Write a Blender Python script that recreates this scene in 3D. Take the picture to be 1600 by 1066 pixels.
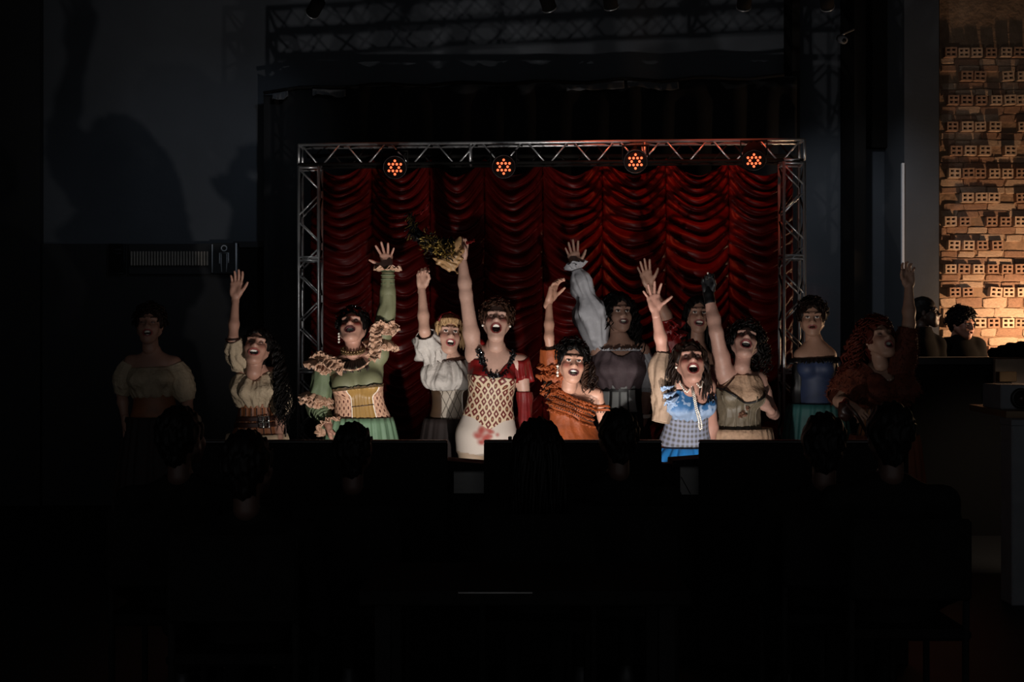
import bpy, math, random
import numpy as np
from mathutils import Vector, Matrix

for o in list(bpy.data.objects):
    bpy.data.objects.remove(o, do_unlink=True)
S = bpy.context.scene
COL = S.collection

# ------------------------------------------------------------------ camera
F = 1778.0                      # focal length in pixels of the 1600x1066 frame
CZ = 1.41                       # camera height
cam_d = bpy.data.cameras.new('camera'); cam_d.sensor_width = 36.0
cam_d.lens = F / 1600.0 * 36.0; cam_d.clip_end = 100
cam = bpy.data.objects.new('camera', cam_d); COL.objects.link(cam)
cam.location = (0, 0, CZ); cam.rotation_euler = (math.pi / 2, 0, 0)
S.camera = cam

# ------------------------------------------------------------------ world, exposure, large lights
W = bpy.data.worlds.new('world'); S.world = W; W.use_nodes = True
bg = W.node_tree.nodes['Background']
bg.inputs[0].default_value = (0.95, 0.97, 1.0, 1); bg.inputs[1].default_value = 0.0200 * 10
S.view_settings.view_transform = 'Standard'
S.view_settings.look = 'None'
S.view_settings.gamma = 1.0
S.view_settings.exposure = 0.0
S.view_settings.use_curve_mapping = False

FOOT_POWER = 112                # footlights behind the front panels
CURTAIN_POWER = 50.0            # red ceiling cans
WASH_POWER = 17.0               # bluish ceiling cans on the back wall
BAR_POWER = 64.0                # warm lamp at the bar

# ------------------------------------------------------------------ helpers
rng = np.random.default_rng(7)
random.seed(7)

def px(x, y, Y):
    """a point of the place seen at photograph pixel (x, y), Y metres away"""
    return np.array([(x - 800.0) / F * Y, Y, CZ - (y - 533.0) / F * Y])

def lin(h):
    h = h.lstrip('#'); c = [int(h[i:i + 2], 16) / 255 for i in (0, 2, 4)]
    return tuple((v / 12.92 if v <= .04045 else ((v + .055) / 1.055) ** 2.4) for v in c)

MATS = {}
def mat(name, col, rough=.6, metal=0.0, var=None, bump=None, spec=.5, sheen=0.0, emis=None, attr=False, trans=0.0):
    """procedural material. var=(scale, amount) colour variation, bump=(scale, strength, distance)"""
    if name in MATS: return MATS[name]
    m = bpy.data.materials.new(name); m.use_nodes = True
    nt = m.node_tree; b = nt.nodes['Principled BSDF']
    if isinstance(col, str): col = lin(col)
    b.inputs['Base Color'].default_value = (*col, 1)
    b.inputs['Roughness'].default_value = rough
    b.inputs['Metallic'].default_value = metal
    b.inputs['Specular IOR Level'].default_value = spec
    if sheen:
        b.inputs['Sheen Weight'].default_value = sheen
        b.inputs['Sheen Roughness'].default_value = .4
        b.inputs['Sheen Tint'].default_value = (*[min(1, c * 2 + .05) for c in col], 1)
    if trans: b.inputs['Transmission Weight'].default_value = trans
    tc = nt.nodes.new('ShaderNodeTexCoord')
    src = None
    if attr:
        a = nt.nodes.new('ShaderNodeVertexColor'); a.layer_name = 'Col'; src = a.outputs[0]
    if var:
        n = nt.nodes.new('ShaderNodeTexNoise'); n.inputs['Scale'].default_value = var[0]
        n.inputs['Detail'].default_value = 5
        nt.links.new(tc.outputs['Object'], n.inputs['Vector'])
        mr = nt.nodes.new('ShaderNodeMapRange')
        mr.inputs['From Min'].default_value = .3; mr.inputs['From Max'].default_value = .7
        mr.inputs['To Min'].default_value = 1 - var[1]; mr.inputs['To Max'].default_value = 1 + var[1]
        nt.links.new(n.outputs['Fac'], mr.inputs['Value'])
        mx = nt.nodes.new('ShaderNodeVectorMath'); mx.operation = 'SCALE'
        if src is not None: nt.links.new(src, mx.inputs[0])
        else: mx.inputs[0].default_value = col
        nt.links.new(mr.outputs[0], mx.inputs['Scale'])
        src = mx.outputs[0]
    if src is not None: nt.links.new(src, b.inputs['Base Color'])
    if bump:
        n = nt.nodes.new('ShaderNodeTexNoise'); n.inputs['Scale'].default_value = bump[0]
        n.inputs['Detail'].default_value = 6
        nt.links.new(tc.outputs['Object'], n.inputs['Vector'])
        bp = nt.nodes.new('ShaderNodeBump'); bp.inputs['Strength'].default_value = bump[1]
        bp.inputs['Distance'].default_value = bump[2] if len(bump) > 2 else .01
        nt.links.new(n.outputs['Fac'], bp.inputs['Height'])
        nt.links.new(bp.outputs[0], b.inputs['Normal'])
    if emis:
        b.inputs['Emission Color'].default_value = (*emis[0], 1)
        b.inputs['Emission Strength'].default_value = emis[1]
    MATS[name] = m
    return m

def nodes_of(m):
    return m.node_tree, m.node_tree.nodes['Principled BSDF']

def math_node(nt, op, a, b=None, c=None):
    n = nt.nodes.new('ShaderNodeMath'); n.operation = op
    for i, v in enumerate((a, b, c)):
        if v is None: continue
        if isinstance(v, (int, float)): n.inputs[i].default_value = v
        else: nt.links.new(v, n.inputs[i])
    return n.outputs[0]

def mix_col(nt, fac, a, b):
    n = nt.nodes.new('ShaderNodeMix'); n.data_type = 'RGBA'
    if isinstance(fac, (int, float)): n.inputs[0].default_value = fac
    else: nt.links.new(fac, n.inputs[0])
    for i, v in ((6, a), (7, b)):
        if isinstance(v, tuple): n.inputs[i].default_value = (*v[:3], 1)
        else: nt.links.new(v, n.inputs[i])
    return n.outputs[2]

def uv_nodes(m):
    nt = m.node_tree
    u = nt.nodes.new('ShaderNodeUVMap'); u.uv_map = 'UVMap'
    sp = nt.nodes.new('ShaderNodeSeparateXYZ'); nt.links.new(u.outputs[0], sp.inputs[0])
    return sp.outputs[0], sp.outputs[1], u.outputs[0]

# ---- objects
OFF = {}
def empty(name, loc, label=None, cat=None, group=None):
    o = bpy.data.objects.new(name, None); COL.objects.link(o)
    o.location = [float(v) for v in loc]; o.empty_display_size = .1
    OFF[o.name] = np.array(loc, float)
    tag(o, label, cat, group)
    return o

def tag(o, label=None, cat=None, group=None, kind=None):
    if label: o['label'] = label
    if cat: o['category'] = cat
    if group: o['group'] = group
    if kind: o['kind'] = kind
    return o

def mk(name, V, Fc, material, parent=None, smooth=True, uv=None, col=None, thick=0, origin=None, label=None, kind=None):
    """one mesh object from world-space vertices"""
    V = np.asarray(V, float)
    if parent is not None: off = OFF[parent.name]
    elif origin is not None: off = np.array(origin, float)
    else: off = np.zeros(3)
    me = bpy.data.meshes.new(name)
    Fl = Fc.tolist() if isinstance(Fc, np.ndarray) else Fc
    me.from_pydata((V - off).tolist(), [], Fl)
    if smooth: me.polygons.foreach_set('use_smooth', np.ones(len(me.polygons), bool))
    if uv is not None:
        l = me.uv_layers.new(name='UVMap')
        vi = np.empty(len(me.loops), np.int32); me.loops.foreach_get('vertex_index', vi)
        l.data.foreach_set('uv', np.asarray(uv, np.float32)[vi].ravel())
    if col is not None:
        ca = me.color_attributes.new('Col', 'FLOAT_COLOR', 'POINT')
        c4 = np.ones((len(V), 4), np.float32); c4[:, :3] = col
        ca.data.foreach_set('color', c4.ravel())
    me.materials.append(material if not isinstance(material, str) else MATS[material])
    me.validate(); me.update()
    o = bpy.data.objects.new(name, me); COL.objects.link(o)
    if thick:
        md = o.modifiers.new('thickness', 'SOLIDIFY'); md.thickness = thick; md.offset = 0
    if parent is not None: o.parent = parent
    else: o.location = [float(v) for v in off]
    OFF[o.name] = off
    if label: o['label'] = label
    if kind: o['kind'] = kind
    return o

class MB:
    """collects simple solids into one mesh"""
    def __init__(s): s.v = []; s.f = []; s.n = 0
    def add(s, V, Fc):
        V = np.asarray(V, float)
        s.v.append(V); s.f += [[i + s.n for i in q] for q in (Fc.tolist() if isinstance(Fc, np.ndarray) else Fc)]
        s.n += len(V)
    def box(s, lo, hi, rot=None, piv=None):
        x0, y0, z0 = lo; x1, y1, z1 = hi
        V = np.array([(x0,y0,z0),(x1,y0,z0),(x1,y1,z0),(x0,y1,z0),(x0,y0,z1),(x1,y0,z1),(x1,y1,z1),(x0,y1,z1)], float)
        if rot is not None:
            c = np.array(piv if piv is not None else V.mean(0)); V = (V - c) @ rot.T + c
        s.add(V, [(0,3,2,1),(4,5,6,7),(0,1,5,4),(1,2,6,5),(2,3,7,6),(3,0,4,7)])
    def bevel_box(s, lo, hi, b=.01):
        lo = np.array(lo, float); hi = np.array(hi, float)
        V = []; 
        for sx in (0,1):
            for sy in (0,1):
                for sz in (0,1):
                    c = np.array([hi[0] if sx else lo[0], hi[1] if sy else lo[1], hi[2] if sz else lo[2]])
                    sg = np.array([1 if sx else -1, 1 if sy else -1, 1 if sz else -1])
                    for a in range(3):
                        q = c.copy()
                        for k in range(3):
                            if k != a: q[k] -= sg[k] * b
                        V.append(q)
        def I(sx, sy, sz, a): return (sx * 4 + sy * 2 + sz) * 3 + a
        Fc = []
        for a in range(3):
            o1, o2 = [k for k in range(3) if k != a]
            for sa in (0, 1):
                q = []
                for (p, r) in ((0,0),(1,0),(1,1),(0,1)):
                    t = [0,0,0]; t[a] = sa; t[o1] = p; t[o2] = r; q.append(I(*t, a))
                Fc.append(q)
            for p in (0, 1):
                for r in (0, 1):
                    t0 = [0,0,0]; t0[o1] = p; t0[o2] = r; t1 = list(t0); t0[a] = 0; t1[a] = 1
                    Fc.append([I(*t0, o1), I(*t1, o1), I(*t1, o2), I(*t0, o2)])
        for sx in (0,1):
            for sy in (0,1):
                for sz in (0,1): Fc.append([I(sx,sy,sz,0), I(sx,sy,sz,1), I(sx,sy,sz,2)])
        s.add(V, Fc)
    def tube(s, pts, r, sides=8, caps=True):
        V, Fc = tube(pts, r, sides, caps); s.add(V, Fc)
    def ball(s, c, r, n=6, sq=(1,1,1)):
        V = []; Fc = []
        m = n * 2
        for i in range(1, n):
            a = math.pi * i / n
            for j in range(m):
                b = 2 * math.pi * j / m
                V.append((c[0] + r*sq[0]*math.sin(a)*math.cos(b), c[1] + r*sq[1]*math.sin(a)*math.sin(b), c[2] + r*sq[2]*math.cos(a)))
        t = len(V); V.append((c[0], c[1], c[2] + r*sq[2])); V.append((c[0], c[1], c[2] - r*sq[2]))
        for i in range(n - 2):
            for j in range(m):
                k = (j + 1) % m
                Fc.append((i*m + j, (i+1)*m + j, (i+1)*m + k, i*m + k))
        for j in range(m):
            k = (j + 1) % m
            Fc.append((t, j, k)); Fc.append((t + 1, (n-2)*m + k, (n-2)*m + j))
        s.add(V, Fc)
    def build(s, name, material, parent=None, **kw):
        return mk(name, np.concatenate(s.v), s.f, material, parent, **kw)

def unit(v):
    v = np.asarray(v, float); return v / (np.linalg.norm(v) + 1e-9)

def frames(pts):
    pts = np.asarray(pts, float)
    T = np.gradient(pts, axis=0); T /= np.linalg.norm(T, axis=1)[:, None] + 1e-9
    up = np.array([0, 0, 1.]) if abs(T[0][2]) < .9 else np.array([0, 1., 0])
    N = np.zeros_like(pts); n = unit(np.cross(T[0], up)); 
    for i in range(len(pts)):
        n = unit(n - T[i] * (n @ T[i])); N[i] = n
    B = np.cross(T, N)
    return T, N, B

def tube(pts, r, sides=8, caps=True, wob=None):
    pts = np.asarray(pts, float); n = len(pts)
    r = np.broadcast_to(np.asarray(r, float), (n,))
    T, N, B = frames(pts)
    th = np.arange(sides) * 2 * math.pi / sides
    R = r[:, None] * np.ones(sides)[None]
    if wob is not None: R = R * wob(np.linspace(0, 1, n)[:, None], th[None])
    V = pts[:, None] + R[..., None] * (np.cos(th)[None, :, None] * N[:, None] + np.sin(th)[None, :, None] * B[:, None])
    V = V.reshape(-1, 3)
    i = np.arange(n - 1)[:, None] * sides; j = np.arange(sides)[None]; k = (j + 1) % sides
    Fc = np.stack([i + j, i + k, i + sides + k, i + sides + j], -1).reshape(-1, 4).tolist()
    if caps:
        Fc.append(list(range(sides))[::-1]); Fc.append([(n - 1) * sides + q for q in range(sides)])
    return V, Fc

def grid_faces(n, m, close=False):
    i = np.arange(n - 1)[:, None] * m
    j = np.arange(m if close else m - 1)[None]; k = (j + 1) % m
    return np.stack([i + j, i + k, i + m + k, i + m + j], -1).reshape(-1, 4)

def smooth_path(P, n):
    """Catmull-Rom through points"""
    P = np.asarray(P, float); Q = np.vstack([2*P[0]-P[1], P, 2*P[-1]-P[-2]])
    t = np.linspace(0, len(P) - 1 - 1e-6, n); i = t.astype(int); f = (t - i)[:, None]
    a, b, c, d = Q[i], Q[i+1], Q[i+2], Q[i+3]
    return .5*((2*b) + (-a+c)*f + (2*a-5*b+4*c-d)*f**2 + (-a+3*b-3*c+d)*f**3)

# ------------------------------------------------------------------ signed distance solids
def sm(a, b, k):
    h = np.clip(.5 + .5 * (b - a) / k, 0, 1)
    return b + (a - b) * h - k * h * (1 - h)

def p_cone(a, b, ra, rb, k=.02, op='+', tag=''):
    a = np.asarray(a, float); b = np.asarray(b, float); R = max(ra, rb)
    ab = b - a; l2 = ab @ ab + 1e-12
    def f(P):
        t = np.clip(((P - a) @ ab) / l2, 0, 1)
        return np.linalg.norm(P - a - t[..., None] * ab, axis=-1) - (ra + (rb - ra) * t)
    return dict(f=f, lo=np.minimum(a, b) - R, hi=np.maximum(a, b) + R, k=k, op=op, tag=tag)

def p_ell(c, r, R=None, k=.02, op='+', tag=''):
    c = np.asarray(c, float); r = np.asarray(r, float)
    def f(P):
        q = P - c
        if R is not None: q = q @ R
        k0 = np.linalg.norm(q / r, axis=-1); k1 = np.linalg.norm(q / (r * r), axis=-1) + 1e-9
        return k0 * (k0 - 1) / k1
    e = r if R is None else np.abs(R) @ r
    return dict(f=f, lo=c - e, hi=c + e, k=k, op=op, tag=tag)

def sdf_mesh(prims, h, inflate=0.0, clip=None, noise=None):
    """one continuous surface (naive surface nets) of a list of blended solids"""
    add = [p for p in prims if p['op'] == '+']
    lo = np.min([p['lo'] for p in add], 0) - .03 - inflate; hi = np.max([p['hi'] for p in add], 0) + .03 + inflate
    n = np.ceil((hi - lo) / h).astype(int) + 1
    D = np.full(n, .5, np.float32)
    ax = [lo[i] + np.arange(n[i]) * h for i in range(3)]
    for p in prims:
        pad = p['k'] + 3 * h + inflate
        i0 = np.maximum(((p['lo'] - pad - lo) / h).astype(int), 0); i1 = np.minimum(((p['hi'] + pad - lo) / h).astype(int) + 2, n)
        if np.any(i1 <= i0): continue
        sl = tuple(slice(a, b) for a, b in zip(i0, i1))
        P = np.stack(np.meshgrid(*[ax[i][sl[i]] for i in range(3)], indexing='ij'), -1)
        d = p['f'](P)
        if p['op'] == '+': D[sl] = sm(D[sl], d, p['k'])
        else: D[sl] = -sm(-D[sl], d, p['k'])
    if inflate: D -= inflate
    if clip is not None or noise is not None:
        P = np.stack(np.meshgrid(*ax, indexing='ij'), -1)
        if noise is not None: D += noise(P)
        if clip is not None: D = np.maximum(D, clip(P))
    D[0] = D[-1] = .06; D[:, 0] = D[:, -1] = .06; D[:, :, 0] = D[:, :, -1] = .06
    ins = D < 0
    cnt = np.zeros(np.array(D.shape) - 1, np.int8)
    for a in (0, 1):
        for b in (0, 1):
            for c in (0, 1):
                cnt += ins[a:D.shape[0]-1+a, b:D.shape[1]-1+b, c:D.shape[2]-1+c]
    cells = np.argwhere((cnt > 0) & (cnt < 8))
    idx = np.full(cnt.shape, -1, np.int32); idx[tuple(cells.T)] = np.arange(len(cells))
    cor = [(a, b, c) for a in (0,1) for b in (0,1) for c in (0,1)]
    val = np.stack([D[tuple((cells + np.array(c)).T)] for c in cor], 1)
    acc = np.zeros((len(cells), 3)); w = np.zeros(len(cells))
    for i in range(8):
        for j in range(i + 1, 8):
            ci, cj = np.array(cor[i]), np.array(cor[j])
            if np.abs(ci - cj).sum() != 1: continue
            cr = (val[:, i] < 0) != (val[:, j] < 0)
            t = np.where(cr, val[:, i] / (val[:, i] - val[:, j] + 1e-12), 0)
            acc += np.where(cr[:, None], ci + (cj - ci) * t[:, None], 0); w += cr
    V = lo + (cells + acc / w[:, None]) * h
    Fs = []
    for a in range(3):
        b, c = (a + 1) % 3, (a + 2) % 3
        s0 = [slice(None)] * 3; s1 = [slice(None)] * 3
        s0[a] = slice(0, -1); s1[a] = slice(1, None)
        e = np.argwhere(ins[tuple(s0)] != ins[tuple(s1)])
        e = e[(e[:, b] > 0) & (e[:, c] > 0) & (e[:, b] < D.shape[b]-1) & (e[:, c] < D.shape[c]-1)]
        up = ins[tuple(e.T)]
        q = []
        for (db, dc) in ((1, 1), (0, 1), (0, 0), (1, 0)):
            g = e.copy(); g[:, b] -= db; g[:, c] -= dc; q.append(idx[tuple(g.T)])
        q = np.stack(q, 1); q[~up] = q[~up][:, ::-1]
        Fs.append(q)
    Fc = np.concatenate(Fs); Fc = Fc[(Fc >= 0).all(1)]
    return V, Fc

def eval_prims(prims, P):
    D = np.full(P.shape[:-1], 1.0)
    for p in prims:
        d = p['f'](P)
        D = sm(D, d, p['k']) if p['op'] == '+' else -sm(-D, d, p['k'])
    return D

def rot(axis, a):
    return np.array(Matrix.Rotation(a, 3, axis))

# ------------------------------------------------------------------ people
TZ = np.array([.74,.80,.87,.95,1.03,1.10,1.17,1.24,1.30,1.36,1.41,1.44])
TA = np.array([.150,.170,.176,.155,.130,.124,.132,.144,.150,.138,.080,.05])
TB = np.array([.095,.115,.118,.100,.088,.086,.094,.102,.098,.080,.058,.045])
zz = np.linspace(.70, 1.48, 240)
def _sm(t):
    y = np.interp(zz, TZ, t); k = np.hanning(31); k /= k.sum()
    return np.convolve(np.pad(y, 15, 'edge'), k, 'valid')
TAs, TBs = _sm(TA), _sm(TB)

class Body: pass

def p_torso(B):
    c = np.array([B.P + B.w * B.s * (z - .87) for z in (.70, 1.46)]); m = .22 * B.s * B.wf
    def f(P):
        q = P - B.P
        h = (q @ B.w) / B.s + .87; x = q @ B.u; y = q @ B.v
        a = np.interp(h, zz, TAs) * B.s * B.wf; b = np.interp(h, zz, TBs) * B.s * B.df
        e = np.sqrt((x / a) ** 2 + (y / b) ** 2)
        d = (e - 1) * np.minimum(a, b) * .92
        return np.maximum(d, np.maximum((h - 1.45), (.74 - h)) * B.s)
    return dict(f=f, lo=c.min(0) - m, hi=c.max(0) + m, k=.03, op='+', tag='torso')

def head_prims(m=.02, mw=.024, smile=0.0, male=False):
    """head around the origin, face towards -Y; m is how far the jaw drops"""
    P = []
    A = P.append
    A(p_ell((0, .016, .030), (.074, .093, .088), k=.02))
    A(p_ell((0, -.030, -.022), (.061, .062, .082), k=.03))
    j = -.092 - m
    for s in (-1, 1):
        A(p_cone((s*.056, -.002, -.045), (s*.016, -.066, j), .021, .018, k=.022))
        A(p_ell((s*.037, -.066, -.026), (.023, .022, .022), k=.02))
        A(p_cone((s*.012, -.084, .026), (s*.045, -.072, .026), .012, .011, k=.014))
    for s in (-1, 1): A(p_cone((s*.034, -.066, -.045), (s*.024, -.066, j + .008), .024, .021, k=.024))
    A(p_ell((0, -.074, j - .002), (.022, .020, .018), k=.02))
    A(p_cone((0, -.084, -.045), (0, -.080, j), .026, .022, k=.025))
    # lips around the mouth
    mz = -.060 - m * .5; mh = .007 + m * .52
    A(p_ell((0, -.094, mz), (mw + .009, .013, mh + .009), k=.010))
    # eye sockets and eyes
    for s in (-1, 1):
        A(p_ell((s*.031, -.098, .006), (.019, .019, .011), k=.014, op='-'))
    for s in (-1, 1):
        A(p_ell((s*.030, -.0745, .004), (.0145, .0125, .0115), k=.003))
    # nose
    A(p_cone((0, -.088, .018), (0, -.111, -.024), .0075, .0115, k=.012))
    for s in (-1, 1): A(p_ell((s*.0125, -.101, -.028), (.008, .010, .008), k=.008))
    # mouth cavity and teeth
    A(p_ell((0, -.098, mz), (mw, .034, mh), k=.005, op='-'))
    if m > .004:
        A(p_ell((0, -.076, mz + mh - .004), (mw * .82, .014, .0065), k=.002))
        A(p_ell((0, -.074, mz - mh + .004), (mw * .62, .012, .005), k=.002))
        A(p_ell((0, -.066, mz - mh * .35), (mw * .6, .018, .008), k=.004))
    for s in (-1, 1): A(p_ell((s*.074, .010, -.006), (.008, .017, .028), k=.008))
    A(p_cone((0, .022, -.05), (0, .034, -.15), .046, .046, k=.03))
    return P, mz, mh

def head_colors(V, skin, mz, mh, mw, m, lips, makeup, blush, brow, eyes):
    x, y, z = V.T
    C = np.tile(np.array(skin), (len(V), 1))
    def mixc(w, c):
        w = np.clip(w, 0, 1)[:, None]; C[:] = C * (1 - w) + np.array(c) * w
    front = y < -.03
    # blush
    for s in (-1, 1):
        d = np.sqrt(((x - s*.043) / .024) ** 2 + ((z + .022) / .020) ** 2)
        mixc(np.where(front, blush * np.exp(-d * d), 0), (skin[0] * .62, skin[1] * .18, skin[2] * .18))
        d = np.sqrt(((x - s*.032) / .017) ** 2 + ((z - .009) / .0105) ** 2)
        mixc(np.where(front, makeup * np.clip(1.4 - d, 0, 1), 0), (.03, .02, .02))
    # brows
    for s in (-1, 1):
        t = (x * s - .015) / .034
        zc = .0275 + .010 * np.sin(np.clip(t, 0, 1) * 2.5) - .002 * np.clip(t, 0, 1)
        w = ((t > 0) & (t < 1) & (np.abs(z - zc) < .0046 - .0018 * t) & front)
        mixc(w * .95, brow)
    # lips, inner mouth, teeth
    e = np.sqrt((x / (mw + .0095)) ** 2 + ((z - mz) / (mh + .0095)) ** 2)
    ei = np.sqrt((x / mw) ** 2 + ((z - mz) / max(mh, .004)) ** 2)
    mixc(np.where((e < 1.0) & (y < -.082), 1.0, 0), lips)
    mixc(np.where((ei < 1.05) & (y > -.0955) & (y < -.045) & (m > .004), 1.0, 0), (.035, .008, .008))
    if m > .004:
        up = (np.abs(z - (mz + mh - .004)) < .0075) & (np.abs(x) < mw * .84) & (y > -.0935) & (y < -.07) & (ei < 1.0)
        dn = (np.abs(z - (mz - mh + .004)) < .006) & (np.abs(x) < mw * .64) & (y > -.0895) & (y < -.07) & (ei < 1.0)
        mixc(np.where(up, 1.0, 0), (.72, .68, .60)); mixc(np.where(dn, 1.0, 0), (.55, .50, .44))
    # eyes
    for s in (-1, 1):
        dx = x - s*.030; dz = z - .004
        on = (np.abs(dx) < .0135) & (np.abs(dz) < .0105) & (y < -.074)
        if eyes == 'open':
            o2 = on & (np.abs(dz) < .0068 * (1 - (dx / .015) ** 2))
            mixc(np.where(o2, 1.0, 0), (.62, .58, .54))
            mixc(np.where(o2 & (dx * dx + dz * dz < .0058 ** 2), 1.0, 0), (.02, .012, .008))
            mixc(np.where(on & (np.abs(dz - .0075) < .0026), 1.0, 0), (.015, .01, .01))
        else:
            mixc(np.where(on & (np.abs(dz + .003) < .0024), 1.0, 0), (.015, .01, .01))
    return C

HANDCACHE = {}
def hand_mesh(kind):
    """hand with the wrist at the origin, fingers along +Z, palm towards -Y, thumb at +X"""
    if kind in HANDCACHE: return HANDCACHE[kind]
    spec = dict(
        open=dict(spread=(13, 4, -4, -14), curl=(6, 4, 6, 10), th=46, tc=12),
        splay=dict(spread=(24, 8, -9, -30), curl=(14, 10, 12, 16), th=66, tc=6),
        relaxed=dict(spread=(8, 2, -3, -9), curl=(26, 30, 34, 40), th=34, tc=24),
        close=dict(spread=(4, 1, -2, -6), curl=(14, 16, 18, 22), th=42, tc=12),
        fist=dict(spread=(2, 0, -1, -3), curl=(82, 86, 88, 90), th=24, tc=60),
        grip=dict(spread=(4, 1, -2, -5), curl=(62, 66, 70, 74), th=26, tc=52),
    )[kind]
    P = []
    A = P.append
    kx = (.030, .010, -.010, -.028); kz = (.092, .096, .091, .081); ln = (.070, .078, .072, .056)
    A(p_cone((0, 0, -.03), (0, 0, .012), .0255, .024, k=.015))
    for i in range(4):
        A(p_cone((kx[i]*.55, 0, .010), (kx[i], 0, kz[i] - .004), .0145, .0125, k=.012))
    A(p_ell((.026, -.010, .036), (.016, .014, .030), k=.014))
    A(p_ell((-.024, -.009, .036), (.012, .012, .028), k=.012))
    for i in range(4):
        a = math.radians(spec['spread'][i]); c = math.radians(spec['curl'][i])
        p = np.array([kx[i], 0, kz[i]]); ang = c * .55
        r = .0090 if i < 3 else .0078
        for j, fr in enumerate((.46, .30, .24)):
            d = np.array([math.sin(a) * math.cos(ang), -math.sin(ang), math.cos(a) * math.cos(ang)])
            q = p + d * ln[i] * fr
            A(p_cone(p, q, r - .0006 * j, r - .0006 * (j + 1), k=.0028)); p = q; ang += c
    a = math.radians(spec['th']); c = math.radians(spec['tc'])
    p = np.array([.024, -.006, .026]); 
    d = unit([math.sin(a), -.25 - math.sin(c) * .3, math.cos(a)]); q = p + d * .040
    A(p_cone(p, q, .0145, .0105, k=.010))
    d = unit([math.sin(a - c * .8), -.25 - math.sin(c) * .8, math.cos(a - c * .8)]); q2 = q + d * .030
    A(p_cone(q, q2, .0105, .0092, k=.004))
    d = unit([math.sin(a - c * 1.3), -.2 - math.sin(c) * .9, math.cos(a - c * 1.3)]); A(p_cone(q2, q2 + d * .024, .0092, .0070, k=.004))
    HANDCACHE[kind] = sdf_mesh(P, .0036)
    return HANDCACHE[kind]

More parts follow.
